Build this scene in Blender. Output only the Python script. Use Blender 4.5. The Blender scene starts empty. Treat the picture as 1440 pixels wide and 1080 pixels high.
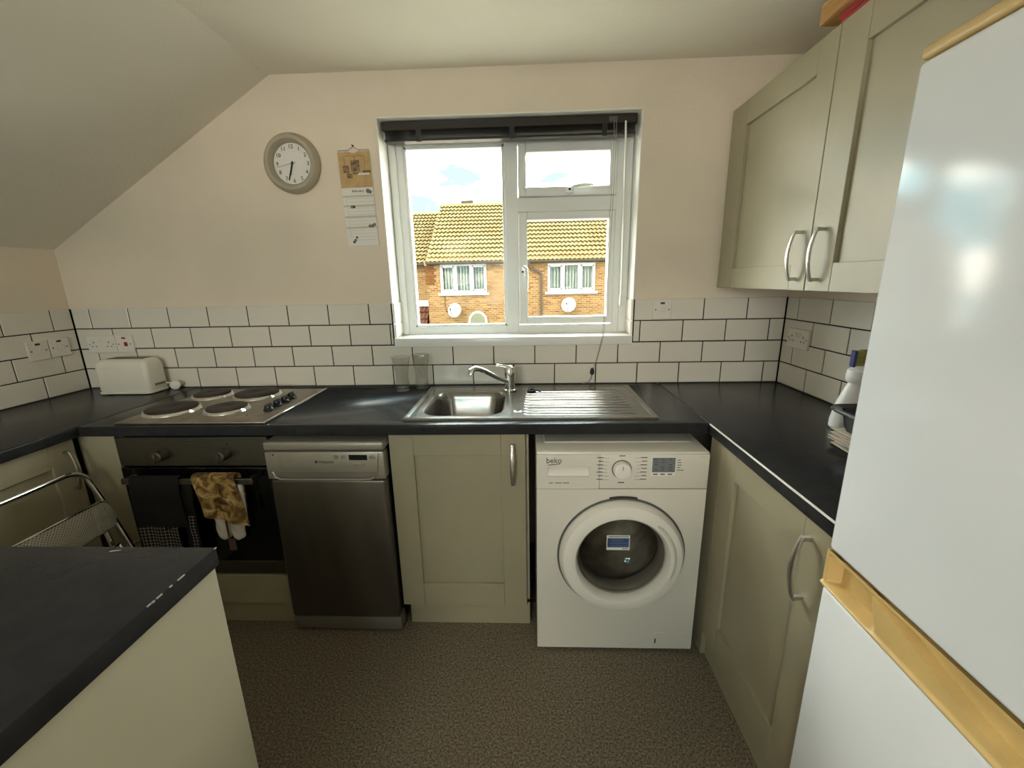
import bpy, bmesh, math, random
from mathutils import Vector, Matrix
random.seed(7)
SC = bpy.context.scene
COL = SC.collection
PI = math.pi

# ------------------------------------------------------------------ camera
F_PX = 589.53
cam_d = bpy.data.cameras.new('camera'); cam_d.sensor_width = 36.0; cam_d.lens = F_PX / 1440 * 36
cam_d.clip_start = 0.02; cam_d.clip_end = 200
cam = bpy.data.objects.new('camera', cam_d); COL.objects.link(cam)
yaw, pitch, roll = 0.0400, 0.2429, -0.0192
f0 = Vector((-math.sin(yaw), math.cos(yaw), 0)); r0 = Vector((math.cos(yaw), math.sin(yaw), 0)); u0 = Vector((0, 0, 1))
fw = f0 * math.cos(pitch) - u0 * math.sin(pitch); up = u0 * math.cos(pitch) + f0 * math.sin(pitch)
rt = r0 * math.cos(roll) + up * math.sin(roll); up2 = up * math.cos(roll) - r0 * math.sin(roll)
M4 = Matrix(((rt.x, up2.x, -fw.x, 1.6917), (rt.y, up2.y, -fw.y, -2.0476), (rt.z, up2.z, -fw.z, 1.4167), (0, 0, 0, 1)))
cam.matrix_world = M4
SC.camera = cam

# ------------------------------------------------------------------ light
SKY_STRENGTH = 1.0
SUN_STRENGTH = 9.0
w = bpy.data.worlds.new('sky'); SC.world = w; w.use_nodes = True
nt = w.node_tree; nt.nodes.clear()
out = nt.nodes.new('ShaderNodeOutputWorld'); bg = nt.nodes.new('ShaderNodeBackground')
tc = nt.nodes.new('ShaderNodeTexCoord'); mp = nt.nodes.new('ShaderNodeMapping'); mp.inputs['Scale'].default_value = (1.6, 1.6, 5.5)
nz = nt.nodes.new('ShaderNodeTexNoise'); nz.inputs['Scale'].default_value = 3.2; nz.inputs['Detail'].default_value = 7; nz.inputs['Roughness'].default_value = .6
rp = nt.nodes.new('ShaderNodeValToRGB')
rp.color_ramp.elements[0].position = .46; rp.color_ramp.elements[0].color = (.80, 4.2, 5.4, 1)
rp.color_ramp.elements[1].position = .585; rp.color_ramp.elements[1].color = (37, 33.6, 28.6, 1)
nt.links.new(tc.outputs['Generated'], mp.inputs['Vector']); nt.links.new(mp.outputs[0], nz.inputs['Vector'])
nt.links.new(nz.outputs['Fac'], rp.inputs['Fac']); nt.links.new(rp.outputs['Color'], bg.inputs['Color'])
bg.inputs['Strength'].default_value = SKY_STRENGTH
nt.links.new(bg.outputs[0], out.inputs['Surface'])

def lamp(name, kind, loc, direction, **kw):
    d = bpy.data.lights.new(name, kind)
    for k, v in kw.items(): setattr(d, k, v)
    o = bpy.data.objects.new(name, d); COL.objects.link(o); o.location = loc
    o.rotation_euler = Vector(direction).to_track_quat('-Z', 'Y').to_euler()
    return o
lamp('sun', 'SUN', (0, -8, 12), (.30, .72, -.62), energy=SUN_STRENGTH, angle=.01, color=(1, .93, .80))
p2 = lamp('fill_window_portal', 'AREA', (.90, -4.12, 1.55), (0, 1, 0), shape='RECTANGLE', size=1.0, size_y=1.1); p2.data.cycles.is_portal = True
po = lamp('kitchen_window_portal', 'AREA', (1.61, .24, 1.6), (0, -1, 0), shape='RECTANGLE', size=1.1, size_y=.95)
po.data.cycles.is_portal = True
SC.view_settings.view_transform = 'Standard'; SC.view_settings.look = 'None'
SC.view_settings.exposure = 0.12; SC.view_settings.gamma = 1.0; SC.view_settings.use_curve_mapping = False
SC.cycles.transparent_max_bounces = 32; SC.cycles.max_bounces = 10; SC.cycles.diffuse_bounces = 6; SC.cycles.use_denoising = True
SC.cycles.sample_clamp_indirect = 6.0

# ------------------------------------------------------------------ materials
def mat(name, col, rough=.5, metal=0, spec=.5, noise=0, nscale=8, bump=0, bscale=60, coat=0, col2=None, stretch=None, emit=None, trans=0, detail=4):
    m = bpy.data.materials.new(name); m.use_nodes = True
    t = m.node_tree; b = t.nodes['Principled BSDF']
    b.inputs['Base Color'].default_value = (*col, 1); b.inputs['Roughness'].default_value = rough
    b.inputs['Metallic'].default_value = metal; b.inputs['Specular IOR Level'].default_value = spec
    b.inputs['Coat Weight'].default_value = coat; b.inputs['Transmission Weight'].default_value = trans
    if noise or bump or col2:
        c = t.nodes.new('ShaderNodeTexCoord'); mpn = t.nodes.new('ShaderNodeMapping')
        if stretch: mpn.inputs['Scale'].default_value = stretch
        t.links.new(c.outputs['Object'], mpn.inputs['Vector'])
    if noise or col2:
        n = t.nodes.new('ShaderNodeTexNoise'); n.inputs['Scale'].default_value = nscale; n.inputs['Detail'].default_value = detail
        t.links.new(mpn.outputs[0], n.inputs['Vector'])
        r = t.nodes.new('ShaderNodeValToRGB')
        c2 = col2 or tuple(x * (1 - noise) for x in col)
        r.color_ramp.elements[0].position = .35; r.color_ramp.elements[0].color = (*c2, 1)
        r.color_ramp.elements[1].position = .65; r.color_ramp.elements[1].color = (*col, 1)
        t.links.new(n.outputs['Fac'], r.inputs['Fac']); t.links.new(r.outputs['Color'], b.inputs['Base Color'])
    if bump:
        n2 = t.nodes.new('ShaderNodeTexNoise'); n2.inputs['Scale'].default_value = bscale; n2.inputs['Detail'].default_value = 3
        t.links.new(mpn.outputs[0], n2.inputs['Vector'])
        bp = t.nodes.new('ShaderNodeBump'); bp.inputs['Strength'].default_value = bump; bp.inputs['Distance'].default_value = .003
        t.links.new(n2.outputs['Fac'], bp.inputs['Height']); t.links.new(bp.outputs['Normal'], b.inputs['Normal'])
    return m

MT = {}
MT['wall'] = mat('wall_paint', (.80, .69, .56), .75, noise=.06, nscale=3, bump=.25, bscale=90)
MT['ceil'] = mat('ceiling_paint', (.85, .80, .69), .8, noise=.04, nscale=2, bump=.3, bscale=70)
MT['tile'] = mat('white_glazed_tile', (.76, .71, .63), .16, noise=.04, nscale=5, bump=.06, bscale=25)
MT['grout'] = mat('black_grout', (.006, .005, .005), .9, spec=.1)
MT['worktop'] = mat('slate_laminate', (.026, .026, .028), .24, spec=.16, noise=.2, nscale=26, bump=.12, bscale=160)
MT['edge'] = mat('worktop_end', (.008, .008, .009), .5)
MT['cab'] = mat('sage_cabinet_paint', (.335, .30, .205), .42, noise=.05, nscale=6, bump=.05, bscale=120)
MT['cab_pan'] = mat('pale_sage_panel', (.50, .48, .36), .5, noise=.04, nscale=4)
MT['carc'] = mat('cabinet_carcass', (.40, .36, .28), .6, noise=.05)
MT['dark'] = mat('dark_void', (.01, .01, .01), .8)
MT['sinksteel'] = mat('sink_steel', (.30, .285, .265), .24, metal=1, noise=.15, nscale=20)
MT['ovensteel'] = mat('oven_steel', (.20, .185, .16), .36, metal=1, noise=.15, nscale=30, stretch=(1, 14, 14))
MT['steel'] = mat('brushed_steel', (.62, .58, .52), .30, metal=1, noise=.18, nscale=30, stretch=(1, 14, 14))
MT['hobsteel'] = mat('worn_hob_steel', (.42, .38, .33), .38, metal=1, noise=.3, nscale=14)
MT['chrome'] = mat('chrome', (.78, .77, .75), .12, metal=1)
MT['nickel'] = mat('brushed_nickel', (.60, .58, .54), .28, metal=1, bump=.3, bscale=250)
MT['meshmetal'] = mat('perforated_metal', (.60, .57, .50), .4, metal=.35)
MT['iron'] = mat('cast_iron_plate', (.055, .038, .028), .55, metal=.4, noise=.5, nscale=18)
MT['blackp'] = mat('black_plastic', (.012, .012, .013), .3)
MT['blackglass'] = mat('black_oven_glass', (.004, .004, .004), .09)
MT['white'] = mat('white_plastic', (.76, .72, .65), .35)
MT['whitebright'] = mat('bright_white_upvc', (.86, .85, .82), .25, noise=.03, nscale=6)
MT['reveal'] = mat('white_gloss_reveal', (.84, .82, .76), .35, noise=.05, nscale=6)
MT['wm'] = mat('washing_machine_enamel', (.72, .685, .615), .30, noise=.02, nscale=3)
MT['wmring'] = mat('porthole_white', (.84, .80, .74), .25)
MT['print'] = mat('dark_print', (.03, .03, .03), .6)
MT['greyprint'] = mat('grey_print', (.20, .185, .165), .6)
MT['lcd'] = mat('grey_lcd', (.17, .18, .19), .25)
MT['dwtop'] = mat('silver_paint', (.33, .305, .26), .38, metal=.5)
MT['dwdoor'] = mat('dark_stainless_door', (.17, .15, .13), .36, metal=.85, noise=.25, nscale=9, stretch=(1, 1, .25))
MT['dwkick'] = mat('kick_plate_grey', (.20, .185, .165), .45, metal=.4)
MT['fridge'] = mat('fridge_white_gloss', (.86, .88, .92), .14, spec=.25, noise=.015, nscale=4, bump=.02, bscale=30)
MT['gold'] = mat('yellowed_trim', (.72, .50, .20), .35, noise=.15, nscale=9)
MT['clockrim'] = mat('taupe_clock_rim', (.40, .35, .26), .4)
MT['paper'] = mat('paper', (.80, .77, .72), .8)
MT['kraft'] = mat('tan_print', (.58, .38, .17), .7, noise=.2, nscale=30)
MT['brownprint'] = mat('brown_print', (.10, .055, .025), .8, noise=.5, nscale=90, col2=(.32, .22, .13))
MT['band'] = mat('pale_green_band', (.58, .55, .40), .8)
MT['brownkraft'] = mat('paper_bag', (.66, .58, .48), .8, noise=.2, nscale=20)
MT['blind'] = mat('dark_brown_slat', (.022, .016, .013), .28)
MT['chip'] = mat('bare_chipboard', (.40, .37, .32), .8)
MT['slatedge'] = mat('lighter_brown_slat', (.10, .08, .06), .3)  # lighter brown for two of the slats
MT['cord'] = mat('grey_cord', (.30, .28, .25), .8)
MT['red'] = mat('red_card', (.38, .03, .035), .4, noise=.3, nscale=12)
MT['wood'] = mat('pine_wood', (.55, .32, .11), .5, col2=(.40, .20, .06), nscale=9, stretch=(10, .7, 10))
MT['blue'] = mat('blue_print', (.02, .07, .22), .5)
MT['yellow'] = mat('yellow_bristle', (.38, .34, .08), .6)
MT['bluep'] = mat('blue_plastic', (.02, .025, .16), .4)
MT['bottle'] = mat('white_bottle', (.82, .83, .84), .35)
MT['tray'] = mat('black_tray', (.03, .03, .033), .25)
MT['toaster'] = mat('cream_toaster', (.80, .76, .66), .35, noise=.03)
MT['redsw'] = mat('red_switch', (.30, .02, .015), .4)
MT['mitt'] = mat('white_lining', (.62, .58, .55), .9, bump=.4, bscale=70)
MT['rust'] = mat('brown_tab', (.10, .06, .045), .9)
MT['towel'] = mat('black_towel', (.006, .005, .005), .95, bump=.8, bscale=180)
MT['drum'] = mat('steel_drum', (.50, .47, .42), .35, metal=.9, noise=.4, nscale=14)
MT['gasket'] = mat('grey_rubber_gasket', (.26, .25, .23), .4)
MT['rubber'] = mat('grey_gasket', (.10, .10, .10), .5)
MT['plug'] = mat('black_rubber', (.01, .01, .01), .5)
MT['roof'] = mat('buff_pantile', (.105, .086, .043), .8, spec=0, col2=(.092, .068, .032), nscale=1.5)
MT['roofred'] = mat('red_pantile', (.045, .02, .013), .8, spec=0, noise=.3, nscale=2)
MT['ext_white'] = mat('exterior_white', (.16, .16, .155), .4, spec=0)
MT['gutter'] = mat('grey_gutter', (.024, .020, .016), .5, spec=0)
MT['pipe'] = mat('brown_downpipe', (.033, .024, .018), .5, spec=0)
MT['ground'] = mat('paving', (.30, .28, .24), .9, spec=0, noise=.2, nscale=2)
MT['archw'] = mat('arched_light', (.05, .052, .036), .3, spec=0)
MT['frameside'] = mat('red_brick_soldier', (.052, .022, .009), .9, spec=0, noise=.3, nscale=9)

def nodemat(name, rough=.6, spec=.5):
    m = bpy.data.materials.new(name); m.use_nodes = True
    b = m.node_tree.nodes['Principled BSDF']; b.inputs['Roughness'].default_value = rough; b.inputs['Specular IOR Level'].default_value = spec
    return m, m.node_tree, b
def ramp(t, src, stops):
    r = t.nodes.new('ShaderNodeValToRGB'); e = r.color_ramp.elements
    while len(e) < len(stops): e.new(.5)
    for k, (p, c) in enumerate(stops): e[k].position = p; e[k].color = (*c, 1)
    t.links.new(src, r.inputs['Fac']); return r
# speckled vinyl floor
m, t, b = nodemat('speckled_vinyl', .55, .35)
c = t.nodes.new('ShaderNodeTexCoord')
n1 = t.nodes.new('ShaderNodeTexNoise'); n1.inputs['Scale'].default_value = 150; n1.inputs['Detail'].default_value = 2.5; n1.inputs['Roughness'].default_value = .6
t.links.new(c.outputs['Object'], n1.inputs['Vector'])
r1 = ramp(t, n1.outputs['Fac'], [(.34, (.070, .053, .036)), (.47, (.150, .120, .085)), (.57, (.215, .178, .130)), (.70, (.30, .26, .20))])
t.links.new(r1.outputs[0], b.inputs['Base Color'])
MT['floor'] = m
# brick facade
m, t, b = nodemat('brick_facade', .9, 0)
c = t.nodes.new('ShaderNodeTexCoord'); sp = t.nodes.new('ShaderNodeSeparateXYZ'); cb = t.nodes.new('ShaderNodeCombineXYZ')
t.links.new(c.outputs['Object'], sp.inputs[0]); t.links.new(sp.outputs['X'], cb.inputs['X']); t.links.new(sp.outputs['Z'], cb.inputs['Y'])
br = t.nodes.new('ShaderNodeTexBrick'); br.inputs['Scale'].default_value = 1.0; br.inputs['Brick Width'].default_value = .225; br.inputs['Row Height'].default_value = .075
br.inputs['Mortar Size'].default_value = .011; br.inputs['Color1'].default_value = (.040, .014, .004, 1); br.inputs['Color2'].default_value = (.078, .044, .016, 1); br.inputs['Mortar'].default_value = (.085, .068, .040, 1); br.inputs['Bias'].default_value = .1
t.links.new(cb.outputs[0], br.inputs['Vector']); t.links.new(br.outputs['Color'], b.inputs['Base Color'])
MT['brick'] = m
# clear pane: see-through sheet with a weak mirror
def pane_mat(name, tint, k, mul=.5):
    m = bpy.data.materials.new(name); m.use_nodes = True; t = m.node_tree; t.nodes.clear()
    o = t.nodes.new('ShaderNodeOutputMaterial'); tr = t.nodes.new('ShaderNodeBsdfTransparent'); gl = t.nodes.new('ShaderNodeBsdfGlossy'); mx = t.nodes.new('ShaderNodeMixShader'); fr = t.nodes.new('ShaderNodeLayerWeight'); pw_ = t.nodes.new('ShaderNodeMath'); pw_.operation = 'POWER'; pw_.inputs[1].default_value = 4.0; ma = t.nodes.new('ShaderNodeMath'); ma.operation = 'MULTIPLY_ADD'; ma.inputs[1].default_value = mul; ma.inputs[2].default_value = k
    tr.inputs['Color'].default_value = (*tint, 1); gl.inputs['Roughness'].default_value = .02; fr.inputs['Blend'].default_value = .5
    t.links.new(fr.outputs['Facing'], pw_.inputs[0]); t.links.new(pw_.outputs[0], ma.inputs[0]); t.links.new(ma.outputs[0], mx.inputs['Fac']); t.links.new(tr.outputs[0], mx.inputs[1]); t.links.new(gl.outputs[0], mx.inputs[2]); t.links.new(mx.outputs[0], o.inputs['Surface'])
    return m
MT['pane'] = pane_mat('window_glass', (.97, .98, .98), .003)
MT['glass'] = pane_mat('tumbler_glass', (.93, .93, .92), .05, .95)
MT['porthole'] = pane_mat('porthole_glass', (.74, .71, .66), .03)
# net curtains behind far windows
m, t, b = nodemat('net_curtain', .8, 0)
c = t.nodes.new('ShaderNodeTexCoord'); wv = t.nodes.new('ShaderNodeTexWave'); wv.inputs['Scale'].default_value = 2.6; wv.inputs['Distortion'].default_value = 2.0; wv.inputs['Detail'].default_value = 2
mpn = t.nodes.new('ShaderNodeMapping'); mpn.inputs['Scale'].default_value = (1, 1, .08)
t.links.new(c.outputs['Object'], mpn.inputs[0]); t.links.new(mpn.outputs[0], wv.inputs['Vector'])
r1 = ramp(t, wv.outputs['Fac'], [(.1, (.036, .040, .030)), (.5, (.065, .068, .056)), (.9, (.10, .103, .095))]); t.links.new(r1.outputs[0], b.inputs['Base Color'])
MT['curtain'] = m
# tie-dye glove
m, t, b = nodemat('brown_mottled_fabric', .9, .2)
c = t.nodes.new('ShaderNodeTexCoord'); n1 = t.nodes.new('ShaderNodeTexNoise'); n1.inputs['Scale'].default_value = 24; n1.inputs['Detail'].default_value = 4; n1.inputs['Distortion'].default_value = 1.2
t.links.new(c.outputs['Object'], n1.inputs['Vector'])
r1 = ramp(t, n1.outputs['Fac'], [(.32, (.055, .032, .015)), (.45, (.20, .12, .045)), (.55, (.42, .27, .10)), (.68, (.60, .47, .26))]); t.links.new(r1.outputs[0], b.inputs['Base Color'])
MT['glove'] = m
# checked towel end
m, t, b = nodemat('checked_towel', .95, .1)
c = t.nodes.new('ShaderNodeTexCoord'); sp = t.nodes.new('ShaderNodeSeparateXYZ'); t.links.new(c.outputs['Object'], sp.inputs[0])
def stripes(src, freq, width):
    a = t.nodes.new('ShaderNodeMath'); a.operation = 'MULTIPLY'; a.inputs[1].default_value = freq; t.links.new(src, a.inputs[0])
    f = t.nodes.new('ShaderNodeMath'); f.operation = 'FRACT'; t.links.new(a.outputs[0], f.inputs[0])
    g = t.nodes.new('ShaderNodeMath'); g.operation = 'LESS_THAN'; g.inputs[1].default_value = width; t.links.new(f.outputs[0], g.inputs[0]); return g
s1 = stripes(sp.outputs['X'], 75, .16); s2 = stripes(sp.outputs['Z'], 75, .16)
mxm = t.nodes.new('ShaderNodeMath'); mxm.operation = 'MAXIMUM'; t.links.new(s1.outputs[0], mxm.inputs[0]); t.links.new(s2.outputs[0], mxm.inputs[1])
r1 = ramp(t, mxm.outputs[0], [(.2, (.012, .011, .011)), (.8, (.26, .24, .21))]); t.links.new(r1.outputs[0], b.inputs['Base Color'])
MT['check'] = m

# ------------------------------------------------------------------ mesh helpers
ORG = {}
class MB:
    def __init__(s): s.bm = bmesh.new()
    def box(s, x0, y0, z0, x1, y1, z1, bev=0, seg=1):
        x0, x1 = sorted((x0, x1)); y0, y1 = sorted((y0, y1)); z0, z1 = sorted((z0, z1))
        v = [s.bm.verts.new(p) for p in ((x0, y0, z0), (x1, y0, z0), (x1, y1, z0), (x0, y1, z0), (x0, y0, z1), (x1, y0, z1), (x1, y1, z1), (x0, y1, z1))]
        fs = [s.bm.faces.new([v[i] for i in q]) for q in ((3, 2, 1, 0), (4, 5, 6, 7), (0, 1, 5, 4), (1, 2, 6, 5), (2, 3, 7, 6), (3, 0, 4, 7))]
        if bev:
            es = list({e for f in fs for e in f.edges})
            bmesh.ops.bevel(s.bm, geom=es, offset=bev, segments=seg, affect='EDGES', profile=.5, clamp_overlap=True)
        return s
    def prism(s, pts, axis, a, b):
        def P(u, v, w): return {'x': (w, u, v), 'y': (u, w, v), 'z': (u, v, w)}[axis]
        A = [s.bm.verts.new(P(u, v, a)) for u, v in pts]; B = [s.bm.verts.new(P(u, v, b)) for u, v in pts]
        n = len(pts)
        s.bm.faces.new(A); s.bm.faces.new(B[::-1])
        for i in range(n): s.bm.faces.new((A[i], B[i], B[(i + 1) % n], A[(i + 1) % n]))
        return s
    def lathe(s, prof, c, axis='z', seg=28, sx=1, sy=1, cap=True):
        def P(r, h, a):
            u, v = r * math.cos(a) * sx, r * math.sin(a) * sy
            return {'z': (c[0] + u, c[1] + v, c[2] + h), 'y': (c[0] + u, c[1] + h, c[2] + v), 'x': (c[0] + h, c[1] + u, c[2] + v)}[axis]
        rings = []
        for r, h in prof:
            rings.append([s.bm.verts.new(P(max(r, 1e-5), h, 2 * PI * i / seg)) for i in range(seg)])
        for a, b in zip(rings, rings[1:]):
            for i in range(seg): s.bm.faces.new((a[i], a[(i + 1) % seg], b[(i + 1) % seg], b[i]))
        if cap:
            s.bm.faces.new(rings[0][::-1]); s.bm.faces.new(rings[-1])
        return s
    def tube(s, pts, r, seg=8, closed=False, flat=1.0):
        pts = [Vector(p) for p in pts]; n = len(pts); rings = []
        ref = None
        for i, p in enumerate(pts):
            if closed: d = pts[(i + 1) % n] - pts[i - 1]
            else: d = pts[min(i + 1, n - 1)] - pts[max(i - 1, 0)]
            d.normalize()
            if ref is None: ref = d.orthogonal().normalized()
            else: ref = (ref - d * ref.dot(d)).normalized()
            q = d.cross(ref); rr = r[i] if isinstance(r, (list, tuple)) else r
            rings.append([s.bm.verts.new(p + (ref * math.cos(2 * PI * k / seg) + q * math.sin(2 * PI * k / seg) * flat) * rr) for k in range(seg)])
        m = n if closed else n - 1
        for i in range(m):
            a, b = rings[i], rings[(i + 1) % n]
            for k in range(seg): s.bm.faces.new((a[k], a[(k + 1) % seg], b[(k + 1) % seg], b[k]))
        if not closed: s.bm.faces.new(rings[0][::-1]); s.bm.faces.new(rings[-1])
        return s
    def grid(s, fn, nu, nv):
        g = [[s.bm.verts.new(fn(i / nu, j / nv)) for j in range(nv + 1)] for i in range(nu + 1)]
        for i in range(nu):
            for j in range(nv): s.bm.faces.new((g[i][j], g[i + 1][j], g[i + 1][j + 1], g[i][j + 1]))
        return s
    def sheet(s, fn, nu, nv, off):
        """closed thin sheet: surface fn and its copy shifted by off, with rim"""
        off = Vector(off)
        A = [[s.bm.verts.new(fn(i / nu, j / nv)) for j in range(nv + 1)] for i in range(nu + 1)]
        B = [[s.bm.verts.new(Vector(fn(i / nu, j / nv)) + off) for j in range(nv + 1)] for i in range(nu + 1)]
        for i in range(nu):
            for j in range(nv):
                s.bm.faces.new((A[i][j], A[i + 1][j], A[i + 1][j + 1], A[i][j + 1])); s.bm.faces.new((B[i][j], B[i][j + 1], B[i + 1][j + 1], B[i + 1][j]))
        for i in range(nu):
            for j in (0, nv): s.bm.faces.new((A[i][j], A[i + 1][j], B[i + 1][j], B[i][j]))
        for j in range(nv):
            for i in (0, nu): s.bm.faces.new((A[i][j], A[i][j + 1], B[i][j + 1], B[i][j]))
        return s
    def xform(s, M):
        bmesh.ops.transform(s.bm, matrix=M, verts=s.bm.verts); return s
    def mesh(s, name, m, org=(0, 0, 0), smooth=True):
        bm = s.bm
        bmesh.ops.recalc_face_normals(bm, faces=bm.faces)
        bmesh.ops.translate(bm, verts=bm.verts, vec=-Vector(org))
        me = bpy.data.meshes.new(name); bm.to_mesh(me); bm.free()
        me.materials.append(MT[m] if isinstance(m, str) else m)
        if smooth:
            me.polygons.foreach_set('use_smooth', [True] * len(me.polygons))
            me.set_sharp_from_angle(angle=math.radians(38))
        return me
    def build(s, name, m, parent=None, smooth=True):
        org = ORG.get(parent.name, Vector()) if parent else Vector()
        if parent is None:
            xs = [v.co for v in s.bm.verts]
            org = Vector(((min(v.x for v in xs) + max(v.x for v in xs)) / 2, (min(v.y for v in xs) + max(v.y for v in xs)) / 2, min(v.z for v in xs)))
        o = bpy.data.objects.new(name, s.mesh(name, m, org, smooth)); COL.objects.link(o)
        if parent: o.parent = parent
        else: o.location = org
        ORG[o.name] = org
        return o
def tag(o, label, cat, group=None, kind=None):
    o['label'] = label; o['category'] = cat
    if group: o['group'] = group
    if kind: o['kind'] = kind
    return o
def thing(name, label, cat, loc, group=None, kind=None):
    o = bpy.data.objects.new(name, None); COL.objects.link(o); o.location = loc; o.empty_display_size = .05
    ORG[o.name] = Vector(loc)
    return tag(o, label, cat, group, kind)
def B(*a, **k): return MB().box(*a, **k)
def part(parent, name, m, *a, **k): return MB().box(*a, **k).build(name, m, parent)
def text(parent, name, s, size, loc, face, m, extrude=.0004, rot=0, align='CENTER', sx=1):
    cu = bpy.data.curves.new(name, 'FONT'); cu.body = s; cu.size = size; cu.extrude = extrude; cu.align_x = align; cu.align_y = 'CENTER'; cu.resolution_u = 3
    tmp = bpy.data.objects.new('tmp', cu); COL.objects.link(tmp)
    bpy.context.view_layer.update()
    me = bpy.data.meshes.new_from_object(tmp.evaluated_get(bpy.context.evaluated_depsgraph_get()))
    bpy.data.objects.remove(tmp); bpy.data.curves.remove(cu)
    R = {'y-': Matrix.Rotation(PI / 2, 4, 'X'), 'x-': Matrix.Rotation(-PI / 2, 4, 'Z') @ Matrix.Rotation(PI / 2, 4, 'X')}[face]
    me.transform(Matrix.Translation(Vector(loc) - ORG[parent.name]) @ R @ Matrix.Rotation(rot, 4, 'Z') @ Matrix.Diagonal((sx, 1, 1, 1)))
    me.materials.clear(); me.materials.append(MT[m]); me.name = name
    o = bpy.data.objects.new(name, me); COL.objects.link(o); o.parent = parent; ORG[o.name] = ORG[parent.name]
    return o

# ------------------------------------------------------------------ room shell
XL, XR, H, ZC = -.598, 2.913, .91, 2.30
YR = -4.0
WX0, WX1, WZ0, WZ1 = 1.034, 2.195, 1.104, 2.121
fl = tag(B(XL - .2, YR - .2, -.08, XR + .2, .3, 0).build('floor', 'floor'), 'speckled brown vinyl floor in front of the kitchen units', 'floor', kind='structure')
wb = MB()
wb.box(XL - .2, 0, 0, WX0, .30, ZC + .12); wb.box(WX1, 0, 0, XR + .2, .30, ZC + .12)
wb.box(WX0, 0, 0, WX1, .30, WZ0); wb.box(WX0, 0, WZ1, WX1, .30, ZC + .12)
wall_back = thing('wall_back', 'cream painted wall around the window above white metro tiles', 'wall', (0, 0, 0), kind='structure')
wb.build('plaster', 'wall', wall_back)
wl = thing('wall_left', 'low cream side wall beneath the sloping ceiling', 'wall', (XL, 0, 0), kind='structure')
part(wl, 'plaster', 'wall', XL - .15, YR, 0, XL, .0, 1.75)
wr = thing('wall_right', 'cream side wall behind the wall cupboards and fridge', 'wall', (XR, 0, 0), kind='structure')
part(wr, 'plaster', 'wall', XR, YR, 0, XR + .15, 0, ZC + .1)
tag(B(.56, YR, ZC, XR + .2, .3, ZC + .08).build('ceiling', 'ceil'), 'flat off-white painted ceiling above the window', 'ceiling', kind='structure')
sl = MB().prism([(XL - .12, 1.5995 - .071), (.581, 2.30), (.70, 2.301), (.70, 2.38), (.55, 2.38), (XL - .12, 1.68)], 'y', YR, .0)
tag(sl.build('ceiling_slope', 'ceil'), 'sloping grey-white ceiling over the hob and toaster', 'ceiling', kind='structure')
# rear wall with an unseen window, assumed and sized to let in fill light
rw = MB(); RX0, RX1, RZ0, RZ1 = .40, 1.40, 1.0, 2.1
rw.box(XL - .2, YR - .2, 0, RX0, YR, ZC + .1); rw.box(RX1, YR - .2, 0, XR + .2, YR, ZC + .1); rw.box(RX0, YR - .2, 0, RX1, YR, RZ0); rw.box(RX0, YR - .2, RZ1, RX1, YR, ZC + .1)
tag(rw.build('wall_rear', 'wall'), 'cream wall with an assumed window opposite the sink', 'wall', kind='structure')
w2 = thing('fill_window', 'unseen white framed window added opposite the sink for fill light', 'window', ((RX0 + RX1) / 2, YR - .1, RZ0), kind='structure')
f2 = MB()
for a in (RX0, (RX0 + RX1) / 2 - .03, RX1 - .06): f2.box(a, YR - .13, RZ0, a + .06, YR - .07, RZ1)
for a in (RZ0, RZ1 - .06): f2.box(RX0, YR - .13, a, RX1, YR - .07, a + .06)
f2.build('frame', 'whitebright', w2)
for a, b_ in ((RX0 + .06, .87), (.93, RX1 - .06)): part(w2, 'pane', 'pane', a, YR - .102, RZ0 + .06, b_, YR - .098, RZ1 - .06)

# ---- tiles: each a glazed piece proud of the dark grout
TH, RPT, G = .0070, .1025, .0048
_tc = {}
def tile_mesh(axis, wd, hg):
    k = (axis, round(wd, 4), round(hg, 4))
    if k in _tc: return _tc[k]
    mb = MB(); a, b_ = wd / 2, hg / 2; e = .0028
    if a < .008: e = .001
    ring0 = [(-a, -b_), (a, -b_), (a, b_), (-a, b_)]; ring1 = [(-a + e, -b_ + e), (a - e, -b_ + e), (a - e, b_ - e), (-a + e, b_ - e)]
    def P(u, v, d):
        return {'y-': (u, -d, v), 'x+': (d, u, v), 'x-': (-d, u, v)}[axis]
    L = [[mb.bm.verts.new(P(u, v, d)) for u, v in rg] for rg, d in ((ring0, .001), (ring0, TH - .0016), (ring1, TH))]
    for q, r in zip(L, L[1:]):
        for i in range(4): mb.bm.faces.new((q[i], q[(i + 1) % 4], r[(i + 1) % 4], r[i]))
    mb.bm.faces.new(L[2])
    _tc[k] = mb.mesh('tile', 'tile', smooth=False); return _tc[k]
def add_tile(parent, axis, u0, u1, z0, z1, plane, clip=None):
    u0 += G / 2; u1 -= G / 2; z0 += G / 2; z1 -= G / 2
    if u1 - u0 < .006: return
    o = bpy.data.objects.new('tile', tile_mesh(axis, u1 - u0, z1 - z0)); COL.objects.link(o); o.parent = parent
    c = {'y-': ((u0 + u1) / 2, plane, (z0 + z1) / 2), 'x+': (plane, (u0 + u1) / 2, (z0 + z1) / 2), 'x-': (plane, (u0 + u1) / 2, (z0 + z1) / 2)}[axis]
    o.location = Vector(c) - ORG[parent.name]
def row_tiles(parent, axis, j, joints, lo, hi, plane, z0=None, z1=None):
    cuts = sorted({lo, hi} | {x for x in joints if lo + .004 < x < hi - .004})
    za = H + j * RPT if z0 is None else z0; zb = H + (j + 1) * RPT if z1 is None else z1
    for a, b_ in zip(cuts, cuts[1:]): add_tile(parent, axis, a, b_, za, zb, plane)
ZT = H + 4 * RPT
J0 = [k * .2025 for k in range(-4, 18)]; J1 = [.105 + k * .2025 for k in range(-5, 18)]; J2 = [.0035 + k * .2025 for k in range(-4, 18)]
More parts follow.
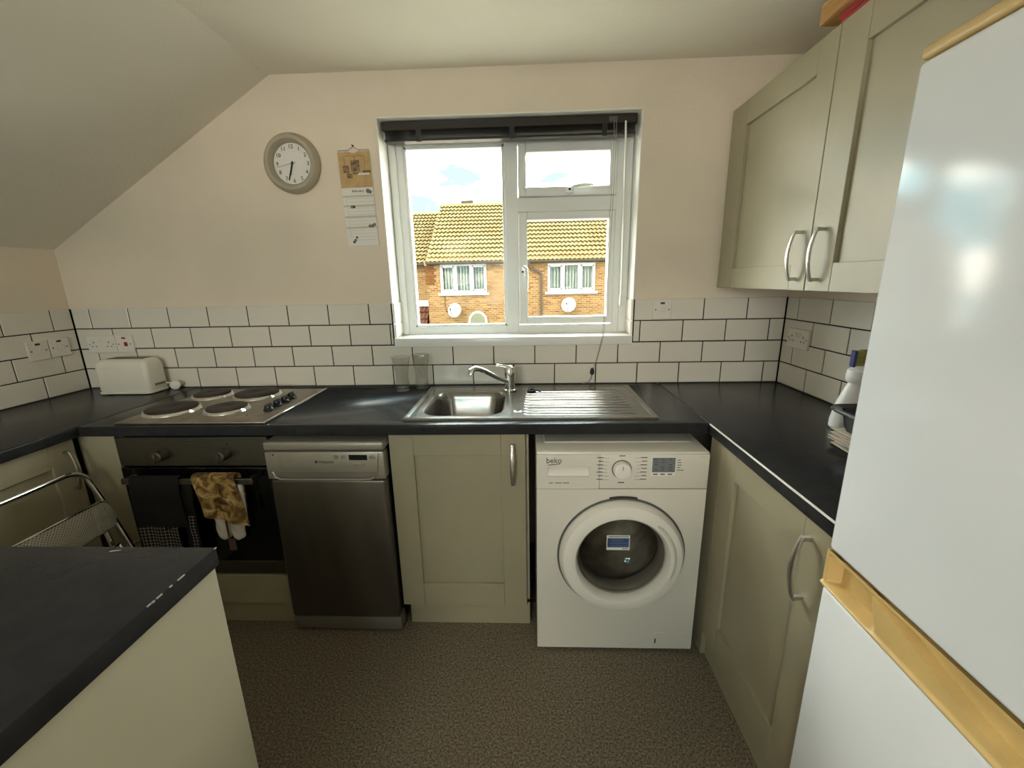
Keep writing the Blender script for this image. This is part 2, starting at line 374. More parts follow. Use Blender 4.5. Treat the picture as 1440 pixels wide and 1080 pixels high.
J3 = [-.4992 + k * .2025 for k in range(-1, 9)] + [2.5258, 2.7283]
gw = MB().box(XL, -.004, H, WX0 - .001, .001, ZT - .003).box(WX1 + .001, -.004, H, XR, .001, ZT - .003).box(WX0 - .001, -.004, H, WX1 + .001, .001, WZ0)
gw.build('grout', 'grout', wall_back)
row_tiles(wall_back, 'y-', 0, J0, XL + .008, XR - .008, 0)
row_tiles(wall_back, 'y-', 1, J1, XL + .008, XR - .008, 0, z1=WZ0 + .0105)
for j, J in ((2, J2), (3, J3)):
    row_tiles(wall_back, 'y-', j, J, XL + .008, WX0 - .004, 0); row_tiles(wall_back, 'y-', j, J, WX1 + .004, XR - .008, 0)
YLW, YRW = -1.34, -1.255
part(wl, 'grout', 'grout', XL - .001, YLW, H, XL + .004, -.001, ZT - .003)
part(wr, 'grout', 'grout', XR - .004, YRW, H, XR + .001, -.001, ZT - .003)
JA = [-.2025 * k for k in range(0, 8)]; JB = [-.10 - .2025 * k for k in range(0, 8)]
JC = [-.2105 * k for k in range(0, 8)]; JD = [-.094 - .2115 * k for k in range(0, 8)]
for j in range(4):
    row_tiles(wl, 'x+', j, JB if j % 2 else JA, YLW, -.008, XL)
    row_tiles(wr, 'x-', j, JD if j % 2 else JC, YRW, -.008, XR)
# reveal: painted lining + two glazed tiles at the foot of each jamb
rv = MB()
rv.box(WX0 - .001, -.002, 1.148, WX0 + .003, .30, WZ1).box(WX1 - .003, -.002, 1.148, WX1 + .001, .30, WZ1).box(WX0, -.002, WZ1 - .003, WX1, .30, WZ1 + .001)
rv.build('reveal_lining', 'reveal', wall_back)
for z0, z1 in ((1.150, 1.2175), (1.2175, 1.320)):
    add_tile(wall_back, 'x+', .001, .128, z0, z1, WX0 + .002); add_tile(wall_back, 'x-', .001, .128, z0, z1, WX1 - .002)

# ------------------------------------------------------------------ kitchen window
YF = .13
w1 = thing('window_1', 'white framed kitchen window above the sink with one fixed pane and two opening lights', 'window', (1.61, YF, 1.104), kind='structure')
fr = MB()
def fbox(x0, z0, x1, z1, d0=YF, d1=.19, bev=.004): fr.box(x0, d0, z0, x1, d1, z1, bev)
fbox(1.038, 1.148, 1.074, 2.118, YF - .012); fbox(2.150, 1.148, 2.191, 2.118, YF - .012)
fbox(1.060, 1.143, 1.110, 2.118); fbox(2.118, 1.143, 2.165, 2.118); fbox(1.060, 1.143, 2.165, 1.190, YF + .0008); fbox(1.060, 2.040, 2.165, 2.118, YF + .0008)
fbox(1.586, 1.150, 1.650, 2.10, YF - .0012); fbox(1.640, 1.735, 2.13, 1.802, YF - .0006)
fr.build('frame', 'whitebright', w1)
# glazing bead of the fixed light
bd = MB(); 
for a in ((1.104, 1.184, 1.120, 2.040), (1.574, 1.184, 1.590, 2.040), (1.104, 1.184, 1.590, 1.198), (1.104, 2.026, 1.590, 2.042)): bd.box(a[0], YF + .004, a[1], a[2], YF + .05, a[3], .002)
bd.build('glazing_bead', 'whitebright', w1)
part(w1, 'pane', 'pane', 1.10, YF + .030, 1.18, 1.60, YF + .034, 2.05)
def sash(x0, z0, x1, z1, gx0, gz0, gx1, gz1):
    s = MB()
    for a in ((x0, z0, gx0, z1), (gx1, z0, x1, z1), (gx0, z0, gx1, gz0), (gx0, gz1, gx1, z1)): s.box(a[0], YF - .016, a[1], a[2], YF + .045, a[3], .003)
    for a in ((gx0 - .012, gz0 - .012, gx0, gz1 + .012), (gx1, gz0 - .012, gx1 + .012, gz1 + .012), (gx0, gz0 - .012, gx1, gz0), (gx0, gz1, gx1, gz1 + .012)): s.box(a[0], YF - .021, a[1], a[2], YF - .01, a[3], .002)
    o = s.build('sash', 'whitebright', w1)
    part(o, 'pane', 'pane', gx0 - .005, YF + .016, gz0 - .005, gx1 + .005, YF + .020, gz1 + .005)
    return o
s_up = sash(1.652, 1.804, 2.118, 2.034, 1.690, 1.843, 2.082, 1.993)
s_lo = sash(1.652, 1.198, 2.118, 1.733, 1.693, 1.232, 2.088, 1.697)
hd = MB().box(1.872, YF - .034, 1.812, 1.915, YF - .016, 1.834, .005, 2)
hd.tube([(1.895, YF - .04, 1.826), (1.915, YF - .05, 1.836), (1.95, YF - .052, 1.842), (2.005, YF - .05, 1.842)], [.011, .011, .009, .006], 10, flat=.6); hd.build('handle', 'whitebright', s_up)
MB().lathe([(.0055, 0), (.0055, .004)], (1.893, YF - .056, 1.824), 'y', 12).build('lock_button', 'print', s_up)
hd = MB().box(1.660, YF - .034, 1.430, 1.684, YF - .016, 1.482, .005, 2)
hd.tube([(1.672, YF - .04, 1.468), (1.676, YF - .05, 1.478), (1.688, YF - .054, 1.470), (1.690, YF - .052, 1.43), (1.690, YF - .05, 1.365)], [.010, .011, .010, .008, .006], 10, flat=.7); hd.build('handle', 'whitebright', s_lo)
MB().lathe([(.0055, 0), (.0055, .004)], (1.669, YF - .053, 1.455), 'y', 12).build('lock_button', 'print', s_lo)
sb = MB().box(WX0 - .001, -.014, 1.104, WX1 + .001, YF + .02, 1.148, .005, 2); sb.build('sill_board', 'whitebright', w1)

# ------------------------------------------------------------------ venetian blind
bl = thing('venetian_blind', 'dark brown venetian blind drawn up under the window head', 'blind', (1.62, .06, 2.02))
part(bl, 'head_rail', 'blind', 1.046, .035, 2.078, 2.182, .085, 2.116, .002)
for k in range(9):
    z = 2.046 + k * .0036
    MB().grid(lambda u, v, z=z: (1.052 + 1.124 * u, .036 + .046 * v, z + .003 * math.sin(PI * v)), 1, 5).build('slat', 'slatedge' if k in (3, 6) else 'blind', bl)
part(bl, 'bottom_rail', 'blind', 1.052, .036, 2.034, 2.176, .084, 2.044, .002)
for x in (1.21, 1.63, 2.04):
    part(bl, 'ladder_tape', 'plug', x - .011, .033, 2.030, x + .011, .0345, 2.09)
part(bl, 'cord_lock', 'rubber', 2.058, .031, 2.085, 2.094, .036, 2.106, .001)
MB().tube([(2.130, .030, 2.085), (2.132, .026, 2.02), (2.138, .03, 1.70), (2.143, .034, 1.335)], .0042, 8).build('tilt_wand', 'reveal', bl)
MB().lathe([(.004, 0), (.008, .01), (.008, .045), (.005, .055)], (2.143, .034, 1.285), 'z', 10).build('wand_grip', 'reveal', bl)
for dx in (0, .009):
    MB().tube([(2.080 + dx, .028, 2.085), (2.078 + dx, .010, 1.95), (2.064 + dx, -.012, 1.55), (2.050 + dx * .6, -.024, 1.15), (2.024 + dx * .3, -.022, 1.03), (2.008, -.018, .985)], .0013, 5).build('pull_cord', 'cord', bl)
MB().lathe([(.004, 0), (.011, .008), (.010, .022), (.006, .034)], (2.006, -.018, .956), 'z', 10).build('cord_toggle', 'plug', bl)
MB().tube([(2.004, -.018, .958), (2.000, -.024, .938), (1.985, -.034, .922), (1.958, -.040, .918)], .004, 7, flat=.5).build('cord_tail', 'cord', bl)

# ------------------------------------------------------------------ worktops
def worktop(name, label, x0, y0, x1, y1):
    return tag(B(x0, y0, H - .04, x1, y1, H, .005, 3).build(name, 'worktop'), label, 'worktop')
XA, XB = -.012, 2.333     # front edges of the side runs
bwt = worktop('worktop', 'black slate worktop holding the hob and the steel sink under the window', XA + .0012, -.613, XB - .0012, -.001)
def cut(o, *a):
    c_ = bpy.data.objects.new('cutter', MB().box(*a).mesh('cutter', 'worktop')); COL.objects.link(c_)
    md = o.modifiers.new('cut', 'BOOLEAN'); md.object = c_; md.operation = 'DIFFERENCE'; md.solver = 'EXACT'
    bpy.context.view_layer.update()
    me = bpy.data.meshes.new_from_object(o.evaluated_get(bpy.context.evaluated_depsgraph_get()))
    o.modifiers.clear(); o.data = me; bpy.data.objects.remove(c_)
cut(bwt, 1.236, -.545, H - .1, 2.150, -.085, H + .1)
worktop('worktop', 'black slate worktop carrying the toaster along the low side wall', XL + .001, -1.332, XA, -.001)
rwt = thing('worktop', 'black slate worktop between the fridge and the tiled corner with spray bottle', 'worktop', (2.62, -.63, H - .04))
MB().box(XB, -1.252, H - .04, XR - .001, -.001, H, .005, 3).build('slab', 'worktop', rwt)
part(rwt, 'edge_highlight', 'whitebright', XB - .0006, -1.252, H - .0045, XB + .0032, -.616, H + .0004, .0006)  # white strip drawn in as the highlight along the rounded front edge
pw = thing('worktop', 'black slate peninsula worktop with chipped edge beside the folding chair', 'worktop', (.3, -1.65, H - .04))
MB().box(XL + .001, -1.98, H - .04, 1.066, -1.334, H, .0035, 2).build('slab', 'worktop', pw)
for (y, l, z) in ((-1.422, .008, 0), (-1.444, .003, 0), (-1.468, .006, 0), (-1.480, .003, -.001), (-1.488, .004, 0), (-1.337, .003, 0)):
    MB().box(1.0638, y - l, H - .0022 + z, 1.0663, y + l, H + .0002, .0006).build('chip', 'chip', pw)
MB().prism([(.86, -1.352), (.878, -1.347), (.879, -1.345), (.862, -1.349)], 'z', H, H + .0006).build('scuff', 'chip', pw)

# ------------------------------------------------------------------ cabinets
def mapper(face, w0):
    if face == 'y-': return lambda u, v, w: (u, w0 - w, v)
    if face == 'x-': return lambda u, v, w: (w0 - w, u, v)
    return lambda u, v, w: (w0 + w, u, v)
def fb(mb, mp_, u0, v0, w0, u1, v1, w1, bev=0):
    a = mp_(u0, v0, w0); b_ = mp_(u1, v1, w1); mb.box(*a, *b_, bev); return mb
def bow_handle(parent, mp_, u, v0, v1, hw=.0088):
    h = MB(); n = 16; rows = []
    for i in range(n + 1):
        t_ = i / n; b_ = math.sin(PI * t_); v = v0 + (v1 - v0) * t_; w_ = .017 + .018 * b_ ** .8; k = hw * (.72 + .28 * b_)
        rows.append([h.bm.verts.new(mp_(u + a * k, v, w_ + c_)) for a, c_ in ((-1, 0), (-1, .0035), (-.6, .0058), (.6, .0058), (1, .0035), (1, 0))])
    for a, b_ in zip(rows, rows[1:]):
        for q in range(6): h.bm.faces.new((a[q], a[(q + 1) % 6], b_[(q + 1) % 6], b_[q]))
    h.bm.faces.new(rows[0]); h.bm.faces.new(rows[-1])
    for v in (v0 + .006, v1 - .006): fb(h, mp_, u - .0055, v - .005, -.001, u + .0055, v + .005, .0215)
    return h.build('handle', 'nickel', parent)
def shaker(parent, face, plane, u0, u1, v0, v1, pu0, pu1, pv0, pv1, th=.019, hu=None, hv=None):
    """plane = plane of the door's back; it stands th proud of it"""
    mp_ = mapper(face, plane); d = MB()
    fb(d, mp_, u0, v0, 0, pu0, v1, th, .0012); fb(d, mp_, pu1, v0, 0, u1, v1, th, .0012)
    fb(d, mp_, pu0 + .0004, v0, 0, pu1 - .0004, pv0, th - .0003, .0012); fb(d, mp_, pu0 + .0004, pv1, 0, pu1 - .0004, v1, th - .0003, .0012)
    o = d.build('door', 'cab', parent)
    fb(MB(), mp_, pu0 - .004, pv0 - .004, .002, pu1 + .004, pv1 + .004, th - .012).build('door_panel', 'cab', o)
    if hu is not None: bow_handle(o, mapper(face, plane - th if face != 'x+' else plane + th), hu, *hv)
    return o
# left run base unit
c = thing('base_cabinet', 'sage shaker base unit behind the folding chair', 'cabinet', (-.3, -.97, 0))
part(c, 'carcass', 'carc', XL + .01, -1.33, .10, -.066, -.60, .868)
part(c, 'plinth', 'cab', -.12, -1.33, 0, -.10, -.60, .10)
shaker(c, 'x+', -.064, -1.20, -.610, .112, .864, -1.11, -.698, .21, .776, hu=-.648, hv=(.672, .828))
# corner post beside the oven
c = thing('corner_post', 'plain sage filler panel between oven and side cabinet', 'panel', (.03, -.57, 0))
part(c, 'panel', 'cab', -.062, -.578, .0, .086, -.560, .867, .001)
# oven housing
c = thing('oven_housing', 'sage cabinet panel and plinth below the built-in oven', 'cabinet', (.39, -.3, 0))
part(c, 'carcass', 'dark', .10, -.54, .105, .69, -.02, .24)
part(c, 'lower_panel', 'cab', .092, -.586, .108, .694, -.566, .246, .0015)
part(c, 'plinth', 'cab', .092, -.566, 0, .700, -.548, .104)
# sink base
c = thing('base_cabinet', 'sage shaker unit under the sink with a single door', 'cabinet', (1.43, -.3, 0))
cc = MB().box(1.168, -.562, .105, 1.186, -.02, .868).box(1.672, -.562, .105, 1.690, -.02, .868).box(1.168, -.562, .105, 1.69, -.02, .123).box(1.168, -.04, .105, 1.69, -.02, .80)
cc.build('carcass', 'carc', c)
part(c, 'plinth', 'cab', 1.184, -.563, 0, 1.690, -.548, .106, .001)
shaker(c, 'y-', -.566, 1.164, 1.678, .108, .866, 1.254, 1.587, .212, .777, hu=1.630, hv=(.664, .828))
# right run base unit
c = thing('base_cabinet', 'sage shaker base unit beside washing machine and fridge', 'cabinet', (2.64, -.95, 0))
part(c, 'carcass', 'carc', 2.366, -1.25, .105, XR - .01, -.62, .868)
part(c, 'end_panel', 'cab', 2.346, -.697, 0, 2.40, -.615, .867, .001)
part(c, 'plinth', 'cab', 2.362, -1.25, 0, 2.375, -.70, .11)
shaker(c, 'x-', 2.364, -1.248, -.700, .106, .864, -1.138, -.800, .21, .779, hu=-1.166, hv=(.655, .828))
# wall cupboards
c = thing('wall_cabinet', 'sage shaker wall cupboard with two doors above the side worktop', 'cabinet', (2.74, -.65, 1.367))
part(c, 'carcass', 'carc', 2.586, -1.262, 1.370, XR - .001, -.012, 2.086)
shaker(c, 'x-', 2.584, -.6545, -.030, 1.367, 2.088, -.572, -.156, 1.448, 1.997, hu=-.606, hv=(1.397, 1.553))
shaker(c, 'x-', 2.584, -1.260, -.6585, 1.367, 2.088, -1.17, -.768, 1.448, 1.995, hu=-.713, hv=(1.395, 1.551))
# peninsula
c = thing('peninsula_base', 'pale sage plain-sided peninsula unit beside the folding chair', 'cabinet', (.3, -1.65, 0))
part(c, 'end_panel', 'cab_pan', 1.040, -1.96, 0, 1.060, -1.342, .869)
part(c, 'back_panel', 'cab_pan', -.04, -1.36, .0, 1.039, -1.344, .869)
part(c, 'carcass', 'carc', XL + .01, -1.96, .02, 1.038, -1.362, .868)

# ------------------------------------------------------------------ hob
hb = thing('hob', 'stainless electric hob with four solid plates and black knobs', 'hob', (.41, -.34, H))
HX0, HX1, HY0, HY1 = .112, .702, -.590, -.086
MB().box(HX0, HY0, H, HX1, HY1, H + .007, .004, 2).build('top_plate', 'hobsteel', hb)
for px, py, r in ((.215, -.435, .091), (.215, -.205, .074), (.430, -.205, .091), (.445, -.430, .074)):
    p = MB().lathe([(r, 0), (r, .0165), (r - .005, .0185), (r * .30, .0185), (r * .26, .0172), (0, .0172)], (px, py, H + .007), 'z', 40).build('hot_plate', 'iron', hb)
    MB().lathe([(r + .012, 0), (r + .010, .006), (r + .006, .0115), (r + .001, .0125), (r + .001, 0)], (px, py, H + .0065), 'z', 40, cap=False).build('trim_ring', 'chrome', p)
for px, py in ((.628, -.440), (.626, -.375), (.624, -.315), (.622, -.260)):
    k = MB().lathe([(.021, 0), (.021, .006), (.017, .010), (.015, .022), (0, .024)], (px, py, H + .007), 'z', 20); k.box(px - .004, py - .019, H + .016, px + .004, py + .019, H + .036, .003, 2)
    k.build('knob', 'blackp', hb)
part(hb, 'edge_trim', 'chrome', HX1 - .006, HY0 + .002, H + .0035, HX1 + .004, HY1 - .002, H + .0095, .0015)
MB().lathe([(.004, 0), (.004, .001)], (.58, -.508, H + .007), 'z', 10).build('indicator_lamp', 'print', hb)

# ------------------------------------------------------------------ oven
ov = thing('oven', 'built-in oven with steel control panel and black glass door', 'oven', (.39, -.3, .25))
OX0, OX1, OY = .092, .694, -.585
part(ov, 'body', 'dark', .10, -.562, .255, .688, -.03, .855)
part(ov, 'control_panel', 'ovensteel', OX0, OY, .737, OX1, -.563, .857, .002)
for kx in (.281, .526):
    k = MB().lathe([(.021, .018), (.0225, .0), (.0215, -.022), (.018, -.026), (0, -.026)], (kx, OY - .001 - .018, .790), 'y', 28).build('knob', 'ovensteel', ov)
    part(k, 'grip', 'ovensteel', kx - .0035, OY - .051, .772, kx + .0035, OY - .044, .808, .0015)
for mx, mz, r in ((.247, .827, .0025), (.2665, .827, .0018), (.536, .826, .0042)): MB().lathe([(r, 0), (r, .0008)], (mx, OY - .0008, mz), 'y', 10).build('panel_mark', 'print', ov)
part(ov, 'brand_mark', 'print', .371, OY - .0008, .8355, .410, OY + .001, .8400)
part(ov, 'vent_clip', 'nickel', .108, OY + .004, .8575, .130, OY + .012, .8625)
dr = part(ov, 'door', 'blackglass', OX0 + .003, OY - .006, .316, OX1 - .003, -.563, .733, .003)
hb_ = MB().box(.130, -.636, .683, .645, -.622, .706, .002)
hb_.box(.136, -.624, .686, .156, -.590, .703).box(.619, -.624, .686, .639, -.590, .703); hb_.build('handle', 'ovensteel', dr)
part(ov, 'lower_trim', 'ovensteel', OX0, OY, .254, OX1, -.563, .314, .0015)

# ------------------------------------------------------------------ towel + glove over the oven rail
def drape(x0, x1, ztop, zf, zb, yf, yb, amp, ph, slant=0.0, skew=0.0, nu=20):
    """cloth over a rail: v runs up the front, over, and down the back"""
    def fn(u, v):
        L1, L2, L3 = ztop - zf, .04, ztop - zb
        s_ = v * (L1 + L2 + L3); x = x0 + (x1 - x0) * u
        if s_ < L1: z = zf + s_ + slant * u * (1 - s_ / L1); y = yf; hang = 1 - s_ / L1
        elif s_ < L1 + L2:
            a = (s_ - L1) / L2 * PI; z = ztop + .009 * math.sin(a); y = (yf + yb) / 2 - math.cos(a) * (yb - yf) / 2; hang = 0
        else: z = ztop - (s_ - L1 - L2); y = yb; hang = 0
        y -= amp * (hang ** .7) * (.5 + .5 * math.sin(ph + u * 11)); x += skew * hang + .004 * math.sin(ph * 2 + v * 9)
        return (x, y, z)
    return fn
tw = thing('tea_towel', 'black folded towel with checked lower end over the oven rail', 'towel', (.27, -.64, .33))
MB().sheet(drape(.168, .362, .7085, .505, .50, -.6415, -.617, .010, 1.1), 20, 30, (0, .0022, 0)).build('upper_cloth', 'towel', tw)
MB().sheet(lambda u, v: (.172 + .158 * u + .004 * math.sin(v * 5), -.6465 - .006 * math.sin(u * 7 + 1) ** 2 - .004 * (1 - v), .325 + .185 * v), 14, 12, (0, .003, 0)).build('checked_end', 'check', tw)
MB().sheet(lambda u, v: (.345 + .050 * u - .012 * (1 - v), -.628 + .003 * math.sin(v * 20 + u * 3), .325 + .375 * v), 6, 24, (0, .003, 0)).build('back_fold', 'towel', tw)
MB().sheet(lambda u, v: (.362 + .026 * u - .006 * (1 - v), -.6335 + .002 * math.sin(v * 14), .325 + .22 * v), 4, 14, (0, .002, 0)).build('checked_edge', 'check', tw)
gl_ = thing('oven_glove', 'golden brown mottled cloth glove with white ends over the oven rail', 'oven glove', (.50, -.65, .40))
MB().sheet(drape(.424, .588, .718, .560, .56, -.648, -.612, .012, .4, slant=-.045, skew=.022), 22, 34, (0, .004, 0)).build('mottled_cloth', 'glove', gl_)
def lobe(xc, hw, zt, zb_, y):
    def fn(u, v):
        a = 2 * u - 1; zz = zb_ + (zt - zb_) * v; k = 1.0
        d = (zz - zb_) / hw
        if d < 1: k = math.sqrt(max(0.0, 1 - (1 - d) ** 2))
        return (xc + hw * a * max(k, .05), y - .012 * (1 - a * a) * max(k, .1) - .002 * math.sin(v * 13 + a * 4), zz)
    return fn
for xc in (.493, .549): MB().sheet(lobe(xc, .0265, .56, .444, -.632), 12, 14, (0, .008, 0)).build('white_end', 'mitt', gl_)
MB().sheet(lambda u, v: (.572 + .028 * u - .006 * (1 - v), -.630 - .006 * math.sin(PI * u), .525 + .16 * v), 6, 12, (0, .006, 0)).build('white_side', 'mitt', gl_)
part(gl_, 'brown_tab', 'rust', .506, -.636, .400, .534, -.632, .450, .001)
part(gl_, 'brown_seam', 'rust', .5165, -.646, .445, .5225, -.640, .545, .001)

# ------------------------------------------------------------------ dishwasher
dw = thing('dishwasher', 'slim silver-topped dishwasher with dark steel door', 'dishwasher', (.94, -.33, 0))
DX0, DX1, DY = .706, 1.156, -.630
part(dw, 'body', 'dark', DX0 + .006, -.575, .02, DX1 - .006, -.03, .815)
part(dw, 'lid', 'dwtop', DX0 - .001, DY - .002, .818, DX1 + .003, -.03, .852, .009, 3)
pn = MB().box(DX0, DY, .702, DX1, -.577, .813, .006, 2).build('control_panel', 'dwtop', dw)
MB().box(DX0 + .030, DY - .0004, .705, DX1 - .034, DY + .004, .733).build('grip_recess', 'dwkick', pn)
MB().tube([(DX0 + .024, DY - .001, .734), (DX0 + .034, DY - .004, .714), (DX0 + .052, DY - .006, .706), (DX0 + .12, DY - .006, .7045), (DX1 - .10, DY - .006, .7045), (DX1 - .055, DY - .006, .706), (DX1 - .040, DY - .003, .714)], .0042, 8).build('grip_lip', 'dwtop', pn)
MB().tube([(DX1 - .018, DY - .0006, .808), (DX1 - .030, DY - .0006, .716)], .0012, 5).build('panel_seam', 'print', pn)
part(pn, 'display', 'blackglass', 1.026, DY - .0012, .781, 1.094, DY + .001, .801)
text(pn, 'brand_mark', 'Hotpoint', .0155, (.937, DY - .0006, .7735), 'y-', 'print')
part(pn, 'brand_square', 'print', .8955, DY - .0009, .7685, .9045, DY + .001, .7785)
for bx in (.978, 1.004): MB().lathe([(.0085, 0), (.0085, .0015), (.007, .0025), (0, .0025)], (bx, DY - .0022, .793), 'y', 16).build('button', 'steel', pn)
part(pn, 'button', 'steel', 1.103, DY - .002, .785, 1.125, DY + .001, .799, .002)
for bx in (1.046, 1.063, 1.081): part(pn, 'button', 'steel', bx - .0065, DY - .002, .759, bx + .0065, DY + .001, .767, .002)
for i in range(5):
    z = .797 - i * .0105
    part(pn, 'program_mark', 'greyprint', .757, DY - .0006, z, .757 + .017 + .006 * (i % 2), DY + .001, z + .0022)
    if i < 3: part(pn, 'program_mark', 'greyprint', .787, DY - .0006, z, .787 + .018 + .004 * i, DY + .001, z + .0022)
part(pn, 'program_mark', 'print', .736, DY - .0006, .799, .743, DY + .001, .805)
dd = MB().box(DX0 + .002, DY + .003, .080, DX1 - .002, -.577, .6995, .012, 3).build('door', 'dwdoor', dw)
MB().box(DX0 + .004, DY + .010, .012, DX1 + .004, -.56, .076, .008, 2).build('kick_plate', 'dwkick', dw)
for fx in (DX0 + .05, DX1 - .05): MB().lathe([(.018, 0), (.018, .02)], (fx, -.20, 0), 'z', 12).build('foot', 'blackp', dw)

# ------------------------------------------------------------------ washing machine
wm = thing('washing_machine', 'white front-loading washing machine under the worktop with round porthole', 'washing machine', (2.01, -.43, 0))
WXa, WXb, WY = 1.718, 2.312, -.690
DCX, DCZ, RO, RI = 2.024, .430, .224, .158
# cabinet shell built round the porthole opening
def ring_plate(mb, x0, x1, z0, z1, cx, cz, r, y0, y1, n=48):
    def sq(a):
        dx, dz = math.cos(a), math.sin(a); k = []
        if dx > 1e-9: k.append((x1 - cx) / dx)
        if dx < -1e-9: k.append((x0 - cx) / dx)
        if dz > 1e-9: k.append((z1 - cz) / dz)
        if dz < -1e-9: k.append((z0 - cz) / dz)
        q = min(k); return cx + dx * q, cz + dz * q
    angs = sorted([2 * PI * i / n for i in range(n)] + [math.atan2(z - cz, x - cx) % (2 * PI) for x in (x0, x1) for z in (z0, z1)])
    F = [[], [], [], []]
    for a in angs:
        c_ = (cx + r * math.cos(a), cz + r * math.sin(a)); o_ = sq(a)
        for L, (p, y) in zip(F, ((c_, y0), (o_, y0), (o_, y1), (c_, y1))): L.append(mb.bm.verts.new((p[0], y, p[1])))
    m_ = len(angs)
    for i in range(m_):
        j = (i + 1) % m_
        for q in range(4): mb.bm.faces.new((F[q][i], F[q][j], F[(q + 1) % 4][j], F[(q + 1) % 4][i]))
    return mb
ring_plate(MB(), WXa, WXb, .012, .694, DCX, DCZ, .172, WY, WY + .02).build('front_panel', 'wm', wm)
sh = MB().box(WXa, WY + .02, .012, WXa + .012, -.15, .815).box(WXb - .012, WY + .02, .012, WXb, -.15, .815).box(WXa, -.17, .012, WXb, -.15, .815).box(WXa, WY + .02, .012, WXb, -.15, .024)
sh.build('cabinet', 'wm', wm)
part(wm, 'top', 'wm', WXa - .001, WY + .004, .815, WXb + .001, -.15, .833, .006, 2)
part(wm, 'top_rim', 'wm', WXa + .03, -.600, .833, WXb - .03, -.16, .838, .003)
cp = part(wm, 'control_panel', 'wm', 1.9375, WY - .003, .697, WXb, WY + .03, .827, .004, 2)
# drawer with recessed grip
dz = MB(); y0_, y1_ = WY - .003, WY + .028
for a in ((WXa, .697, 1.757, .827), (1.901, .697, 1.9365, .827), (1.757, .697, 1.901, .744), (1.757, .781, 1.901, .827)): dz.box(a[0], y0_, a[1], a[2], y1_, a[3])
drw = dz.build('detergent_drawer', 'wm', wm)
MB().grid(lambda u, v: (1.757 + .144 * u, WY + .002 + .022 * v ** 1.5, .744 + .037 * v), 1, 6).build('grip_shelf', 'wmring', drw)
text(drw, 'brand_mark', 'beko', .030, (1.7785, WY - .0036, .8045), 'y-', 'print', sx=.92)
MB().tube([(1.758, WY - .0036, .7880), (1.780, WY - .0036, .7900), (1.800, WY - .0036, .7930)], .0013, 5).build('brand_underline', 'print', drw)
for a, b_ in ((1.761, 1.775), (1.782, 1.806), (1.810, 1.832)): part(drw, 'print_mark', 'greyprint', a, WY - .0036, .7185, b_, WY - .002, .7215)
text(cp, 'model_mark', '- - - - -', .008, (2.292, WY - .0034, .817), 'y-', 'greyprint')
kx, kz = 2.013, .772
kn = MB().lathe([(.0315, 0), (.0315, -.010), (.028, -.022), (.024, -.024), (0, -.024)], (kx, WY - .003, kz), 'y', 36).build('program_dial', 'wmring', wm)
MB().lathe([(.0345, 0), (.0345, -.0012), (.031, -.0012), (.031, 0)], (kx, WY - .003, kz), 'y', 36, cap=False).build('dial_gap', 'rubber', kn)
part(kn, 'dial_pointer', 'greyprint', kx - .0012, WY - .0275, kz + .006, kx + .0012, WY - .0265, kz + .021)
for sgn in (-1, 1):
    for i in range(7):
        z = kz + .042 - i * .0136
        xa = kx + sgn * (.051 + (.0 if 1 < i < 5 else -.006)); xb = kx + sgn * .064; xc_ = kx + sgn * .086
        part(cp, 'program_line', 'greyprint', min(xa, xb), WY - .0036, z - .0006, max(xa, xb), WY - .0028, z + .0002)
        part(cp, 'program_mark', 'print', min(xb, xc_) + (.004 if i % 2 else 0), WY - .0036, z + .0003, max(xb, xc_), WY - .0028, z + .0030)
for z in (kz + .0485, kz - .052): part(cp, 'program_mark', 'print', kx - .011, WY - .0036, z, kx + .011, WY - .0028, z + .003)
lc = part(wm, 'display', 'whitebright', 2.114, WY - .0042, .746, 2.198, WY - .002, .817, .001)
part(lc, 'screen', 'lcd', 2.117, WY - .0050, .761, 2.195, WY - .0038, .815)
for i in range(5):
    for j, xx in enumerate((2.124, 2.148, 2.174)):
        if (i + j) % 4 != 3: part(lc, 'screen_mark', 'print', xx, WY - .0054, .8075 - i * .0095, xx + .010, WY - .0048, .8095 - i * .0095)
for xx in (2.121, 2.146, 2.171): part(lc, 'button_mark', 'greyprint', xx, WY - .0050, .751, xx + .016, WY - .0040, .756)
for i in range(5): part(cp, 'print_mark', 'print', 2.203, WY - .0036, .8045 - i * .0093, 2.213 + (.012 if i == 4 else .002 * (i % 3)), WY - .0028, .8068 - i * .0093)
# porthole
pd = MB().lathe([(RO, .0), (RO + .001, -.014), (RO - .012, -.034), (RO - .040, -.043), (RI + .012, -.040), (RI + .003, -.028), (RI, -.006), (RI, .0)], (DCX, WY - .001, DCZ), 'y', 72, cap=False).build('porthole_door', 'wmring', wm)
MB().lathe([(RO + .008, 0), (RO + .008, -.002), (RO + .001, -.002), (RO + .001, 0)], (DCX, WY - .0005, DCZ), 'y', 72, cap=False).build('door_gap', 'rubber', pd)
# bowl glass
MB().lathe([(RI + .001, -.012), (RI - .012, .004), (.125, .050), (.085, .085), (0, .098)], (DCX, WY, DCZ), 'y', 56, cap=False).build('bowl_glass', 'porthole', pd)
gp = []
for i in range(13):
    a = math.radians(52 - i * 6.2); gp.append((DCX + .185 * math.cos(a), WY - .0445, DCZ + .185 * math.sin(a)))
MB().tube(gp, [.003] + [.008] * 11 + [.003], 8, flat=.35).build('door_grip', 'wm', pd)
aa = [math.radians(78 + i * 3) for i in range(9)]
MB().tube([(DCX + (RO + .010) * math.cos(a), WY - .002, DCZ + (RO + .010) * math.sin(a)) for a in aa], .0045, 6).build('latch_slot', 'print', wm)
st = part(pd, 'sticker', 'paper', 1.966, WY - .0290, .470, 2.048, WY - .0278, .529)
part(st, 'sticker_blue', 'blue', 1.969, WY - .0296, .481, 2.045, WY - .0288, .518)
